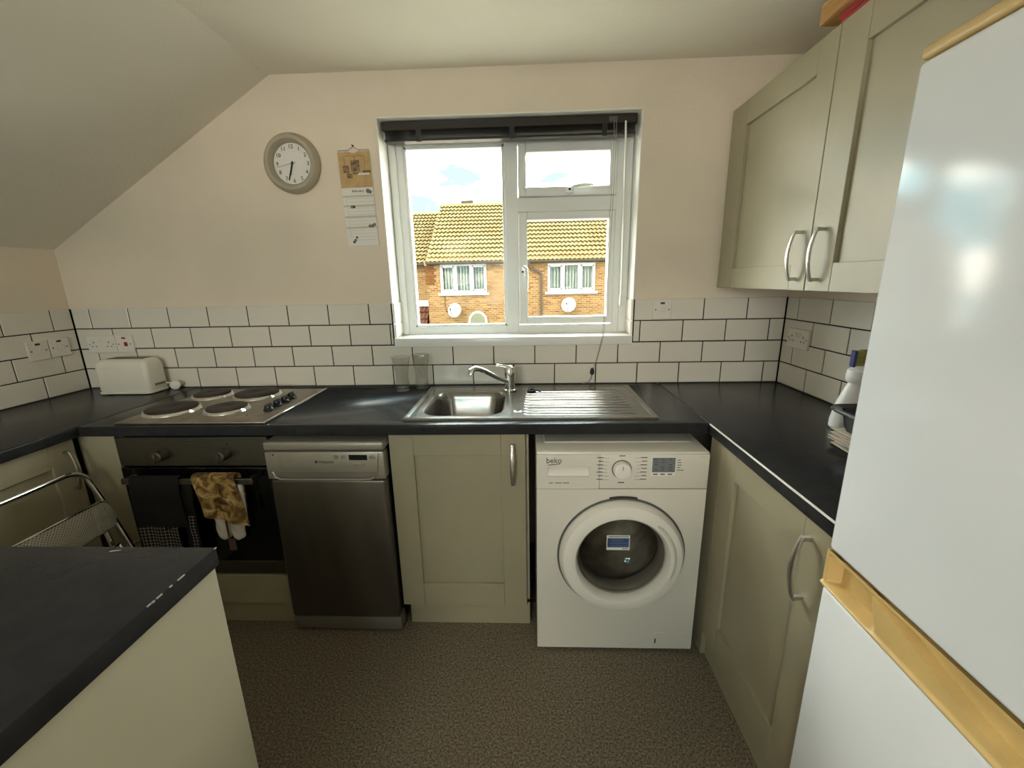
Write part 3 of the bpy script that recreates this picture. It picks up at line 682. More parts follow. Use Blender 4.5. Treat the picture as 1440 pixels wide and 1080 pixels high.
for z, a, b_ in ((.5115, 1.980, 2.026), (.504, 1.985, 2.022), (.4965, 1.978, 2.042), (.4865, 1.975, 2.041)): part(st, 'sticker_line', 'lcd', a, WY - .0300, z, b_, WY - .0294, z + .0028)
for z, a, b_ in ((.5225, 1.972, 2.043), (.4740, 2.022, 2.044)): part(st, 'sticker_print', 'print', a, WY - .0296, z, b_, WY - .0288, z + .0025)
MB().lathe([(.168, .018), (.180, .05), (.170, .07), (.165, .09), (.225, .10), (.225, .38), (.0, .385)], (DCX, WY, DCZ), 'y', 48, cap=False).build('drum', 'drum', wm)
MB().lathe([(RI + .001, .004), (RI - .006, .012), (RI - .012, .030), (RI - .004, .06), (RI + .01, .06)], (DCX, WY, DCZ), 'y', 56, cap=False).build('gasket', 'gasket', wm)
fp = part(wm, 'filter_flap', 'wm', 2.168, WY - .0022, .016, 2.281, WY + .002, .088, .001)
part(fp, 'flap_catch', 'print', 2.170, WY - .003, .040, 2.175, WY - .001, .060)
for fx in (WXa + .05, WXb - .05):
    for fy in (WY + .07, -.22): MB().lathe([(.02, 0), (.02, .012)], (fx, fy, 0), 'z', 12).build('foot', 'blackp', wm)

# ------------------------------------------------------------------ sink
sk = thing('sink', 'stainless inset sink with one bowl and ribbed drainer', 'sink', (1.69, -.31, H))
SX0, SX1, SY0, SY1 = 1.210, 2.177, -.566, -.062
BX0, BX1, BY0, BY1 = 1.272, 1.592, -.520, -.165
def rrect(x0, y0, x1, y1, r, n=6):
    P = []
    for cx, cy, a0 in ((x1 - r, y1 - r, 0), (x0 + r, y1 - r, 90), (x0 + r, y0 + r, 180), (x1 - r, y0 + r, 270)):
        for i in range(n + 1):
            a = math.radians(a0 + 90 * i / n); P.append((cx + r * math.cos(a), cy + r * math.sin(a)))
    return P
def loops(mb, L, cap_last=True):
    V = [[mb.bm.verts.new(p) for p in lp] for lp in L]; n = len(V[0])
    for a, b_ in zip(V, V[1:]):
        for i in range(n): mb.bm.faces.new((a[i], a[(i + 1) % n], b_[(i + 1) % n], b_[i]))
    if cap_last: mb.bm.faces.new(V[-1])
    return mb
ZS = H + .004
bw = []
for ins, z, r in ((0, ZS, .075), (.006, ZS - .006, .072), (.012, ZS - .03, .070), (.022, ZS - .13, .066), (.045, ZS - .155, .05), (.10, ZS - .160, .03)):
    bw.append([(x, y, z) for x, y in rrect(BX0 + ins, BY0 + ins, BX1 - ins, BY1 - ins, r)])
loops(MB(), bw).build('bowl', 'sinksteel', sk)
# deck: outer rim + surround joined round bowl opening
dk = MB()
out_l = [(SX0 + .0, SY0, BX1 + .055, SY1)]
bowl_lp = rrect(BX0, BY0, BX1, BY1, .075)
rim_lp = rrect(SX0 + .020, SY0 + .016, BX1 + .038, SY1 - .016, .030)
loops(dk, [[(x, y, ZS - .0) for x, y in bowl_lp], [(x, y, ZS + .0015) for x, y in rrect(BX0 - .006, BY0 - .006, BX1 + .006, BY1 + .006, .08)], [(x, y, ZS - .0005) for x, y in rim_lp]], False)
dk.build('bowl_surround', 'sinksteel', sk)
rim = MB()
o1 = rrect(SX0, SY0, SX1, SY1, .016); o2 = rrect(SX0 + .006, SY0 + .005, SX1 - .006, SY1 - .005, .014); o3 = rrect(SX0 + .020, SY0 + .016, SX1 - .020, SY1 - .016, .020); o4 = rrect(SX0 + .026, SY0 + .021, SX1 - .026, SY1 - .021, .016)
loops(rim, [[(x, y, H + .0006) for x, y in o1], [(x, y, H + .0065) for x, y in o2], [(x, y, H + .0055) for x, y in o3], [(x, y, H + .0030) for x, y in o4]], False)
rim.build('rim', 'sinksteel', sk)
def drain(u, v):
    x = BX1 + .030 + (SX1 - .022 - BX1 - .030) * u; y = SY0 + .018 + (SY1 - SY0 - .036) * v
    z = H + .0032
    inx = min(1, max(0, (x - 1.668) / .02)) * min(1, max(0, (2.118 - x) / .02))
    inz = min(1, max(0, (y - SY0 - .045) / .02)) * min(1, max(0, (SY1 - .085 - y) / .02))
    k = inx * inz
    z -= .003 * k
    z += k * .0042 * max(0, math.cos(2 * PI * (y - SY0) / .0365)) ** 2
    return (x, y, z)
MB().grid(drain, 70, 150).build('drainer', 'sinksteel', sk)
MB().lathe([(.018, 0), (.018, .002), (.015, .003), (.0, .003)], (1.650, -.462, H + .0025), 'z', 24).build('overflow_cap', 'chrome', sk)
MB().lathe([(.040, 0), (.036, .003), (.02, .001), (.0, .001)], (1.43, -.34, ZS - .1595), 'z', 28).build('waste', 'chrome', sk)
# tap
tp = thing('mixer_tap', 'chrome single-lever mixer tap swung over the sink bowl', 'tap', (1.606, -.150, H + .004))
tb = MB().lathe([(.031, 0), (.031, .006), (.026, .010), (.024, .050), (.024, .072), (.0265, .074), (.0265, .098), (.022, .110), (.0, .113)], (1.606, -.150, H + .0062), 'z', 28); tb.build('body', 'chrome', tp)
MB().tube([(1.598, -.160, .958), (1.575, -.182, .972), (1.54, -.215, 1.000), (1.50, -.252, 1.032), (1.478, -.276, 1.046), (1.460, -.294, 1.050), (1.450, -.304, 1.044), (1.448, -.306, 1.028)], [.013, .0125, .012, .0115, .0115, .0125, .0135, .0135], 14).build('spout', 'chrome', tp)
MB().tube([(1.622, -.150, 1.010), (1.604, -.150, 1.024), (1.580, -.150, 1.031), (1.545, -.148, 1.036)], [.016, .015, .009, .0065], 12, flat=.7).build('lever', 'chrome', tp)
pg = thing('sink_plug', 'small black rubber sink plug lying on the drainer', 'plug', (1.712, -.178, H + .003))
MB().lathe([(.020, 0), (.022, .004), (.019, .011), (.008, .012), (.006, .018), (0, .019)], (1.706, -.178, H + .003), 'z', 18).build('stopper', 'plug', pg)
MB().tube([(1.706 + .012 * math.cos(a), -.178, H + .020 + .008 * math.sin(a)) for a in [2 * PI * i / 12 for i in range(12)]], .0015, 5, closed=True).build('pull_ring', 'plug', pg)
MB().tube([(1.706, -.178, H + .014), (1.722, -.172, H + .012), (1.738, -.176, H + .0075), (1.75, -.184, H + .0065)], .003, 6).build('chain', 'plug', pg)

# ------------------------------------------------------------------ tumblers
def tumbler(x, y, label, h, rt_):
    g = thing('drinking_glass', label, 'glass', (x, y, H))
    prof = [(.031, 0), (.034, .004), (.035, .02), (.033, .045), (.031, .070), (.034, .100), (.040, .130), (rt_, h), (rt_ - .0022, h), (.0378, .130), (.0318, .100), (.0288, .070), (.0305, .045), (.0315, .024), (.028, .016), (0, .013)]
    MB().lathe(prof, (x, y, H + .0005), 'z', 8).build('tumbler', 'glass', g)
    MB().lathe([(rt_, h - .002), (rt_ + .0004, h), (rt_ - .002, h + .0008), (rt_ - .0026, h - .002)], (x, y, H), 'z', 24, cap=False).build('rim', 'glass', g)
tumbler(1.088, -.112, 'clear waisted drinking glass standing farther from the tap', .163, .046)
tumbler(1.170, -.064, 'clear waisted drinking glass standing closer to the tap', .166, .043)

# ------------------------------------------------------------------ toaster
ts = thing('toaster', 'cream two-slice toaster in the tiled corner by the hob', 'toaster', (-.27, -.085, H))
tx0, tx1, ty0, ty1 = -.402, -.142, -.146, -.030
bdy = []
for ins, z in ((.004, .922), (0, .930), (0, 1.040), (.004, 1.062), (.013, 1.076), (.026, 1.081)):
    bdy.append([(x, y, z) for x, y in rrect(tx0 + ins, ty0 + ins, tx1 - ins, ty1 - ins, .022)])
bb = MB(); loops(bb, bdy); bb.build('body', 'toaster', ts)
loops(MB(), [[(x, y, z) for x, y in rrect(tx0 - i, ty0 - i, tx1 + i, ty1 + i, .025)] for i, z in ((-.01, .912), (.003, .914), (.004, .921), (-.003, .9235))]).build('base', 'toaster', ts)
for yy in (-.105, -.070): part(ts, 'slot', 'print', tx0 + .045, yy - .011, 1.0795, tx1 - .03, yy + .011, 1.0818)
MB().tube([(tx0 + .035, ty0 - .0005, 1.038), (tx0 + .08, ty0 - .002, 1.041), (tx0 + .15, ty0 - .0005, 1.038)], .003, 6).build('moulded_line', 'toaster', ts)
part(ts, 'rating_plate', 'greyprint', tx1 - .001, ty0 + .035, .945, tx1 + .0012, ty1 - .02, .957)
for k in range(4): part(ts, 'foot', 'blackp', (tx0 + .03, tx1 - .045)[k % 2], (ty0 + .01, ty1 - .03)[k // 2], H, (tx0 + .05, tx1 - .02)[k % 2], (ty0 + .025, ty1 - .012)[k // 2], .913)
MB().tube([(tx1, -.05, .945), (tx1 + .02, -.046, .945), (tx1 + .035, -.05, .940)], .0035, 7).build('flex', 'white', ts)
pl_ = MB().lathe([(.016, 0), (.022, .004), (.023, .018), (.017, .024), (0, .024)], (0, 0, 0), 'y', 22); pl_.xform(Matrix.Translation((-.088, -.062, .934)) @ Matrix.Rotation(.35, 4, 'Z')); pl_.build('plug_top', 'white', ts)
MB().box(-.074, -.040, .936, -.062, -.033, .941).build('plug_pin', 'steel', ts)

# ------------------------------------------------------------------ switches and sockets
def plate(name, label, cat, face, plane, u0, v0, u1, v1, group=None):
    mp_ = mapper(face, plane)
    g = thing(name, label, cat, mp_((u0 + u1) / 2, v0, 0), group)
    fb(MB(), mp_, u0, v0, 0, u1, v1, .009, .0025).build('plate', 'white', g)
    return g, mp_
def dot(g, mp_, u, v, m, hw, hh, w0=.0088, w1=.0098, name='screw'): fb(MB(), mp_, u - hw, v - hh, w0, u + hw, v + hh, w1).build(name, m, g)
def switch_plate(label, face, plane, u0, v0, u1, v1, rocker='white', up_=1):
    g, mp_ = plate('fused_switch', label, 'switch', face, plane, u0, v0, u1, v1)
    cu, cv = (u0 + u1) / 2, (v0 + v1) / 2
    dot(g, mp_, cu, v1 - .014, 'redsw' if rocker == 'redsw' else 'print', .010, .0045, name='neon')
    for s_ in (-1, 1): dot(g, mp_, cu + s_ * .031, cv, 'print', .0028, .0028)
    fb(MB(), mp_, cu - .002, cv - .011, .008, cu + .016, cv + .010, .0125, .002).build('rocker', rocker, g)
    fb(MB(), mp_, cu - .017, cv - .013, .008, cu - .005, cv + .012, .0095, .001).build('fuse_carrier', 'white', g)
def double_socket(label, face, plane, u0, v0, u1, v1):
    g, mp_ = plate('double_socket', label, 'socket', face, plane, u0, v0, u1, v1)
    cu, cv = (u0 + u1) / 2, (v0 + v1) / 2
    for s_ in (-1, 1):
        c0 = cu + s_ * .040
        dot(g, mp_, c0, cv + .010, 'print', .0022, .004, name='earth_hole')
        for q in (-1, 1): dot(g, mp_, c0 + q * .011, cv - .011, 'print', .003, .0022, name='pin_hole')
        fb(MB(), mp_, cu + s_ * .010 - .007, cv + .008, .008, cu + s_ * .010 + .007, cv + .027, .012, .0015).build('rocker', 'white', g)
    for s_ in (-1, 1): dot(g, mp_, cu + s_ * .062, cv, 'print', .0025, .0025)
TF = TH
switch_plate('white switch with dark neon on the side wall, farther from the tiled corner', 'x+', XL + TF, -.240, 1.094, -.152, 1.182)
switch_plate('white switch with dark neon on the side wall, closer to the tiled corner', 'x+', XL + TF, -.148, 1.097, -.060, 1.185)
double_socket('white double socket on the tiles behind the toaster', 'y-', -TF, -.538, 1.096, -.389, 1.184)
switch_plate('white switch plate with a red rocker beside the double socket', 'y-', -TF, -.386, 1.096, -.298, 1.184, 'redsw')
switch_plate('white fused switch beside the window on the top tile row', 'y-', -TF, 2.284, 1.224, 2.372, 1.312)
double_socket('white double socket on the side wall under the wall cupboard', 'x-', XR - TF, -.207, 1.094, -.058, 1.182)

# ------------------------------------------------------------------ clock
ck = thing('wall_clock', 'round taupe wall clock with white dial above the hob', 'clock', (.640, -.02, 1.822))
CX, CZ = .641, 1.943
MB().lathe([(.118, 0), (.126, -.008), (.124, -.026), (.112, -.040), (.098, -.040), (.089, -.028), (.086, -.020), (.086, 0)], (CX, -.001, CZ), 'y', 64, cap=False).build('rim', 'clockrim', ck)
fc = MB().lathe([(.0, -.012), (.088, -.012), (.088, -.001), (.0, -.001)], (CX, 0, CZ), 'y', 48, cap=False).build('dial', 'paper', ck)
for n in range(1, 13):
    a = math.radians(90 - 30 * n); text(ck, 'numeral', str(n), .0235, (CX + .0705 * math.cos(a), -.0135, CZ + .0705 * math.sin(a)), 'y-', 'print')
def hand(name, deg, l0, l1, wd, y):
    a = math.radians(90 - deg); d = Vector((math.cos(a), 0, math.sin(a))); p0 = Vector((CX, y, CZ)) - d * l0; p1 = Vector((CX, y, CZ)) + d * l1
    MB().tube([p0, p1], wd, 6, flat=.35).build(name, 'print', ck)
hand('hour_hand', 197, .008, .050, .0030, -.0165); hand('minute_hand', 198, .010, .072, .0024, -.0195); hand('second_hand', 258, .020, .072, .0011, -.022)
MB().lathe([(.0045, 0), (.0045, -.008), (0, -.008)], (CX, -.0145, CZ), 'y', 14).build('spindle', 'print', ck)

# ------------------------------------------------------------------ calendar
ca = thing('wall_calendar', 'slim hanging calendar with tan picture showing February by the window', 'calendar', (.92, -.005, 1.586))
K0, K1, KZ0, KZ1 = .848, .992, 1.587, 1.992
tl = Matrix.Translation((.92, 0, 1.99)) @ Matrix.Rotation(math.radians(-1.0), 4, 'Y') @ Matrix.Translation((-.92, 0, -1.99))
def cal(name, m, *a, parent=ca, **k): mb = MB().box(*a, **k); mb.xform(tl); return mb.build(name, m, parent)
cal('sheets', 'paper', K0, -.008, KZ0, K1, -.003, KZ1)
pic = cal('picture', 'kraft', K0, -.0092, 1.838, K1, -.0078, 1.986)
for a in ((.902, 1.905, .942, 1.952), (.908, 1.893, .938, 1.902), (.866, 1.900, .894, 1.930), (.880, 1.878, .905, 1.897), (.955, 1.895, .990, 1.908)):
    cal('picture_shape', 'brownprint', a[0], -.0098, a[1], a[2], -.009, a[3], parent=pic)
cal('picture_shape', 'paper', .932, -.0099, 1.889, .984, -.009, 1.898, parent=pic)
for a in ((.88, 1.968, .965, 1.9695), (.875, 1.915, .8765, 1.968), (.965, 1.905, .9665, 1.968), (.921, 1.952, .924, 1.970)): cal('picture_line', 'brownprint', a[0], -.0097, a[1], a[2], -.009, a[3], parent=pic)
tt = text(ca, 'month_name', 'february', .0165, (.925, -.0086, 1.824), 'y-', 'rust')
for z in (1.806, 1.765, 1.718, 1.671): cal('week_band', 'band', K0 + .001, -.0086, z - .008, K1 - .001, -.0078, z)
for i in range(14):
    z = 1.792 - i * .0138; cal('day_line', 'greyprint', K0 + .02, -.0084, z, K1 - .004, -.0078, z + .0005)
cal('date_column', 'greyprint', K0 + .0165, -.0084, 1.62, K0 + .0170, -.0078, 1.80)
for x, z, s_ in ((.968, 1.822, .010), (.978, 1.818, .008), (.886, 1.757, .007), (.896, 1.757, .006), (.960, 1.672, .007), (.972, 1.672, .008), (.982, 1.678, .007), (.885, 1.612, .007), (.878, 1.604, .006), (.893, 1.624, .005)):
    mb = MB().lathe([(s_, 0), (s_, -.0008)], (x, -.0082, z), 'y', 9); mb.xform(tl); mb.build('doodle', 'greyprint' if s_ > .006 else 'print', ca)
for i in range(26):
    x = K0 + .004 + i * .00545
    if abs(x - .92) < .022: continue
    mb = MB().tube([(x + 0 * a, -.0055 + .0045 * math.cos(a), 1.990 + .0045 * math.sin(a)) for a in [2 * PI * q / 8 for q in range(8)]], .0008, 4, closed=True); mb.xform(tl); mb.build('spiral', 'print', ca)
mb = MB().lathe([(.020, 0), (.020, -.001)], (.92, -.0085, 1.990), 'y', 20, sy=.45); mb.build('thumb_cut', 'wall', ca)
MB().tube([(.898, -.006, 1.994), (.908, -.006, 2.000), (.918, -.006, 2.006), (.920, -.006, 2.010), (.924, -.006, 2.004), (.94, -.006, 1.996)], .001, 5).build('hanger', 'print', ca)
MB().lathe([(.003, 0), (.003, -.014)], (.920, .0, 2.011), 'y', 8).build('nail', 'print', ca)

# ------------------------------------------------------------------ folding chair leaning in front of the side cabinet
fc_ = thing('folding_chair', 'folded chrome chair with perforated metal back leaning by the side cabinet', 'chair', (.12, -.87, 0))
def lean(z): return .190 - .20 * z
YC, HWc = -.875, .222
hp = [(lean(0) , YC + HWc + .03, .012), (lean(.41), YC + HWc + .016, .41), (lean(.64), YC + HWc - .006, .640), (lean(.70), YC + HWc - .014, .700)]
for i in range(7):
    a = PI / 2 * i / 6; hp.append((lean(.707 + .06 * math.sin(a)), YC + HWc - .016 - .07 * (1 - math.cos(a)), .707 + .06 * math.sin(a)))
hp2 = hp + [(x, 2 * YC - y, z) for x, y, z in hp[::-1]]
MB().tube(hp2, .0095, 10).build('back_frame', 'chrome', fc_)
fl_ = [(lean(0) - .055, YC + HWc - .03, .012), (lean(.30) - .03, YC + HWc - .024, .30), (lean(.56) - .022, YC + HWc - .022, .535)]
for s_ in (0, 1): MB().tube([(x, y if s_ == 0 else 2 * YC - y, z) for x, y, z in fl_], .0085, 8).build('front_leg', 'chrome', fc_)
def lattice(fn, nu, nv, wd, parent, name):
    """expanded metal: a diamond net of flat strands on surface fn(u,v)"""
    mb = MB()
    for i in range(nu):
        for j in range(nv):
            if (i + j) % 2: a, b_ = (i, j), (i + 1, j + 1)
            else: a, b_ = (i, j + 1), (i + 1, j)
            p, q = Vector(fn(a[0] / nu, a[1] / nv)), Vector(fn(b_[0] / nu, b_[1] / nv))
            mb.tube([p, q], wd, 4)
    return mb.build(name, 'meshmetal', parent)
def backp(u, v):
    y = YC + (HWc + .012) * (1 - 2 * u); z = .535 + .108 * v
    e = abs(1 - 2 * u); bulge = .030 - .042 * max(0, (e - .78) / .22) ** 2
    return (lean(z) + bulge + .014 * math.sin(PI * v), y, z - .030 * max(0, (e - .8) / .2) * v)
lattice(backp, 84, 22, .0017, fc_, 'perforated_back')
MB().tube([Vector(backp(i / 24, 1)) for i in range(25)], .0048, 8).build('back_top_rail', 'chrome', fc_)
MB().tube([Vector(backp(i / 24, 0)) for i in range(25)], .0030, 8).build('back_lower_rail', 'nickel', fc_)
lattice(lambda u, v: (lean(.10 + .36 * v) + .014, YC + (HWc - .035) * (1 - 2 * u), .10 + .36 * v), 60, 56, .0013, fc_, 'perforated_seat')
MB().tube([(lean(z) + .014, y, z) for y, z in ((YC - .19, .10), (YC + .19, .10), (YC + .19, .46), (YC - .19, .46))], .007, 8, closed=True).build('seat_frame', 'chrome', fc_)
MB().tube([(lean(.42) - .004, YC + HWc + .002, .425), (lean(.42) + .012, YC + HWc + .045, .425)], .005, 8).build('hinge_pin', 'chrome', fc_)

# ------------------------------------------------------------------ fridge freezer
fg = thing('fridge_freezer', 'tall glossy white fridge freezer with yellowed handle strip and top trim', 'fridge', (2.6, -1.57, 0))
FX, FY0, FY1 = 2.310, -1.860, -1.262
part(fg, 'body', 'fridge', FX + .062, FY0 + .006, .02, XR - .012, FY1 - .006, 1.745, .006, 2)
part(fg, 'upper_door', 'fridge', FX, FY0, .866, FX + .055, FY1, 1.736, .010, 3)
part(fg, 'lower_door', 'fridge', FX, FY0, .06, FX + .055, FY1, .779, .010, 3)
part(fg, 'top_trim', 'gold', FX + .002, FY0, 1.738, FX + .10, FY1, 1.758, .006, 3)
part(fg, 'top_panel', 'fridge', FX + .10, FY0 + .006, 1.746, XR - .012, FY1 - .006, 1.758)
def ss(a, b_, x):
    t_ = min(1, max(0, (x - a) / (b_ - a))); return t_ * t_ * (3 - 2 * t_)
def hstrip(u, v):
    y = FY1 - .002 - (FY1 - FY0 - .004) * u; z = .780 + .0858 * v; d = FY1 - y
    x = FX - .001
    # lower grip pocket near the hinge-free end, then an S curve to the upper pocket
    curve = .040 + .0 * d
    p1 = ss(.008, .022, d) * (1 - ss(.125, .150, d + .03 * v)) * ss(.10, .22, v) * (1 - ss(.80, .92, v))
    mid = .84 - .50 * ss(.10, .36, d)
    p2 = ss(.120, .15, d) * ss(mid, mid + .03, v) * (1 - ss(.88, .93, v))
    x += .024 * p1 + .019 * p2
    x -= .005 * math.exp(-((v - .08) / .05) ** 2)
    return (x, y, z)
hs = MB().grid(hstrip, 240, 56); hs.build('handle_strip', 'gold', fg)
part(fg, 'strip_backing', 'gold', FX + .026, FY0 + .002, .779, FX + .056, FY1 - .002, .866)
part(fg, 'strip_end', 'gold', FX + .001, FY1 - .0035, .781, FX + .03, FY1 - .001, .864)
part(fg, 'plinth', 'rubber', FX + .05, FY0 + .01, 0, FX + .07, FY1 - .01, .058)
for y_ in (FY0 + .05, FY1 - .05): MB().lathe([(.02, 0), (.02, .02)], (XR - .10, y_, 0), 'z', 12).build('foot', 'blackp', fg)

fg.rotation_euler.z = math.radians(-1.5); fg.location = (2.5918, -1.5775, 0)

# ------------------------------------------------------------------ things by the fridge
bt = thing('spray_bottle', 'white plastic cleaning bottle with blue logo on the side worktop', 'bottle', (2.790, -.665, H))
MB().lathe([(.072, 0), (.078, .006), (.078, .03), (.066, .09), (.047, .140), (.041, .152), (.041, .158)], (2.790, -.665, H), 'z', 32, sy=.62).build('body', 'bottle', bt)
MB().lathe([(.041, .158), (.047, .164), (.049, .180), (.046, .198), (.034, .207), (0, .208)], (2.790, -.665, H), 'z', 28, sy=.8).build('cap', 'bottle', bt)
def onb(x, z, e=.001):
    # surface of the tapered body on the viewer's side
    h = z - H; R = .078 if h < .03 else (.078 - .012 * (h - .03) / .06 if h < .09 else .066 - .019 * (h - .09) / .05)
    k = max(0, 1 - ((x - 2.790) / R) ** 2)
    return (x, -.665 - .62 * R * math.sqrt(k) - e, z)
MB().grid(lambda u, v: onb(2.792 + .020 * (2 * u - 1) * math.sqrt(max(0.02, 1 - (2 * v - 1) ** 2)), 1.025 + .011 * (2 * v - 1)), 10, 8).build('logo', 'blue', bt)
for z, a, b_ in ((1.007, 2.772, 2.815), (.999, 2.770, 2.818)): MB().grid(lambda u, v: onb(a + (b_ - a) * u, z + .003 * v), 8, 1).build('print_mark', 'blue', bt)
bs = thing('scrubbing_brush', 'black brush with blue and yellow bristles lying on the white bottle', 'brush', (2.80, -.665, H + .208))
zb = H + .209
MB().box(2.770, -.690, zb + .012, 2.88, -.642, zb + .056, .010, 2).build('head', 'blackp', bs)
MB().tube([(2.80, -.666, zb + .010), (2.84, -.672, zb + .006), (2.90, -.69, zb + .012)], .0095, 8).build('handle', 'blackp', bs)
for i in range(9):
    z = zb + .008 + i * .0055
    part(bs, 'bristle_row', 'yellow', 2.746, -.686, z, 2.772, -.668, z + .0036)
part(bs, 'bristle_tips', 'bluep', 2.737, -.687, zb + .004, 2.746, -.667, zb + .058, .002)
trx, try_ = 2.703, -.958
for k in range(8):
    z0 = H + .0008 + k * .0068; dx = random.uniform(-.018, .010); rz = random.uniform(-.10, .10)
    mb = MB(); mb.sheet(lambda u, v: ((u - .5) * .23, (v - .5) * .25, .0022 * math.sin(u * 9 + k) * math.cos(v * 7 + k * 2) + .0024), 14, 14, (0, 0, .0022))
    mb.xform(Matrix.Translation((2.735 + dx, -.935, z0)) @ Matrix.Rotation(rz, 4, 'Z'))
    tag(mb.build('paper_bag', 'brownkraft'), 'flat pale paper bag in the creased pile under the black tray', 'paper bag', 'flat paper bags under the black tray')
tr = thing('roasting_tray', 'small black tray with rolled rim on the paper bags', 'tray', (trx, try_, H + .05))
z0 = H + .062
tlp = [[(x, y, z) for x, y in rrect(trx - a, try_ - b_, trx + a, try_ + b_, r)] for a, b_, r, z in ((.085, .095, .03, z0), (.098, .108, .035, z0 + .004), (.106, .118, .04, z0 + .052), (.128, .140, .05, z0 + .058), (.134, .146, .055, z0 + .064), (.130, .142, .05, z0 + .069), (.110, .122, .04, z0 + .064), (.100, .112, .035, z0 + .010), (.09, .10, .03, z0 + .006))]
tm = MB(); loops(tm, tlp)
tm.build('pan', 'tray', tr)
part(tr, 'foot_rim', 'tray', trx - .07, try_ - .08, z0 - .002, trx + .07, try_ + .08, z0 + .003, .001)
# on top of the wall cupboard
rb = thing('red_box', 'red cardboard box lying on top of the wall cupboard', 'box', (2.74, -.92, 2.088))
part(rb, 'box', 'red', 2.574, -1.20, 2.089, 2.88, -.634, 2.112, .002)
part(rb, 'lid_lip', 'red', 2.571, -1.204, 2.104, 2.884, -.630, 2.1215, .002)
wt = thing('wooden_tray', 'pine tray overhanging the red box on the wall cupboard', 'tray', (2.70, -.9, 2.122))
part(wt, 'base', 'wood', 2.575, -1.24, 2.1225, 2.845, -.566, 2.130)
for a in ((2.556, 2.575), (2.845, 2.862)): part(wt, 'side', 'wood', a[0], -1.24, 2.1222 if a[0] < 2.7 else 2.1225, a[1], -.566, 2.176, .002)
for a in ((-1.24, -1.225), (-.581, -.566)): part(wt, 'end', 'wood', 2.575, a[0], 2.1305, 2.845, a[1], 2.170, .002)

# ------------------------------------------------------------------ outside: houses across the street
tag(B(-40, .6, -2.75, 45, 60, -2.65).build('ground', 'ground'), 'paved ground between the two rows of houses', 'ground', kind='structure')
def pantiles(x0, x1, ya, za, yb, zb_, rows, pitch=.168):
    mb = MB(); n = int((x1 - x0) / pitch * 6); sl_ = Vector((0, yb - ya, zb_ - za)); L = sl_.length; d = sl_ / L; nn = Vector((0, -d.z, d.y))
    def wv(x):
        p = ((x - x0) / pitch) % 1.0
        return .042 * math.sin(PI * p / .62) if p < .62 else -.018 * math.sin(PI * (p - .62) / .38)
    for r in range(rows):
        s0, s1 = L * r / rows - .03, L * (r + 1) / rows + .14
        low, top, edge = [], [], []
        for i in range(n + 1):
            x = x0 + (x1 - x0) * i / n; h = wv(x)
            base = Vector((x, ya, za))
            low.append(mb.bm.verts.new(base + d * s0 + nn * (h + .105))); top.append(mb.bm.verts.new(base + d * s1 + nn * (h + .002))); edge.append(mb.bm.verts.new(base + d * (s0 + .06) + nn * (h + .070)))
        for i in range(n):
            mb.bm.faces.new((low[i], low[i + 1], top[i + 1], top[i])); mb.bm.faces.new((edge[i], edge[i + 1], low[i + 1], low[i]))
    return mb
def far_window(house, x0, x1, z0, z1, y, n=3):
    f = MB(); wd = (x1 - x0) / n
    for i in range(n + 1): xx = x0 + i * wd; f.box(xx - .055, y - .042, z0 + .001, xx + .055, y + .098, z1 - .001)
    f.box(x0, y - .04, z0, x1, y + .10, z0 + .09).box(x0, y - .04, z1 - .09, x1, y + .10, z1)
    for i in (0, n - 1):
        a, b_ = x0 + i * wd + .055, x0 + (i + 1) * wd - .055
        for q in ((a, z0 + .09, a + .05, z1 - .09), (b_ - .05, z0 + .09, b_, z1 - .09), (a, z0 + .09, b_, z0 + .14), (a, z1 - .14, b_, z1 - .09)): f.box(q[0], y - .055, q[1], q[2], y + .02, q[3])
    o = f.build('window', 'ext_white', house)
    for i in range(n): part(o, 'pane', 'pane', x0 + i * wd + .05, y + .03, z0 + .08, x0 + (i + 1) * wd - .05, y + .035, z1 - .08)
    for i in range(n): 
        a = x0 + i * wd + .05; part(o, 'curtain', 'curtain', a, y + .10, z0 + .06, a + wd - .10, y + .12, z1 - .06)
    part(o, 'sill', 'ext_white', x0 - .10, y - .14, z0 - .09, x1 + .10, y + .05, z0, .01)
def hole_wall(mb, x0, x1, z0, z1, y0, y1, holes):
    xs = sorted({x0, x1} | {h[k] for h in holes for k in (0, 1)})
    for a, b_ in zip(xs, xs[1:]):
        hz = sorted([(h[2], h[3]) for h in holes if h[0] <= a + 1e-6 and h[1] >= b_ - 1e-6]); z = z0
        for p, q in hz: mb.box(a, y0, z, b_, y1, p); z = q
        mb.box(a, y0, z, b_, y1, z1)
    return mb
FYH, GZ = 15.0, -2.65
h1 = thing('house', 'sunlit orange brick house with buff pantile roof and two white windows', 'house', (3.2, 18, GZ))
hole_wall(MB(), -2.30, 9.0, GZ, 2.34, FYH, FYH + .22, [(-1.76, .08, .95, 2.08), (2.49, 4.35, .93, 2.03)]).build('front_wall', 'brick', h1)
part(h1, 'side_wall', 'brick', -2.30, FYH + .22, GZ, -2.08, 22, 2.30)
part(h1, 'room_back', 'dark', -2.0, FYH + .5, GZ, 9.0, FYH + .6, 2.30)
MB().prism([(FYH + .1, 2.22), (18.49, 4.80), (22.0, 2.22)], 'x', -2.20, 9.0).build('roof_deck', 'gutter', h1)
o = pantiles(-2.26, 9.0, FYH - .20, 2.10, 18.49, 4.80, 15).build('roof_tiles', 'roof', h1); o['kind'] = 'stuff'
for i in range(25): MB().lathe([(.13, 0), (.13, .46)], (-2.26 + i * .45, 18.49, 4.76), 'x', 12).build('ridge_tile', 'roof', h1)
part(h1, 'verge', 'roof', -2.33, FYH - .15, 2.02, -2.24, FYH + .02, 2.18)
MB().tube([(-2.26, FYH - .22, 2.12), (9.0, FYH - .22, 2.12)], .065, 8).build('gutter', 'gutter', h1)
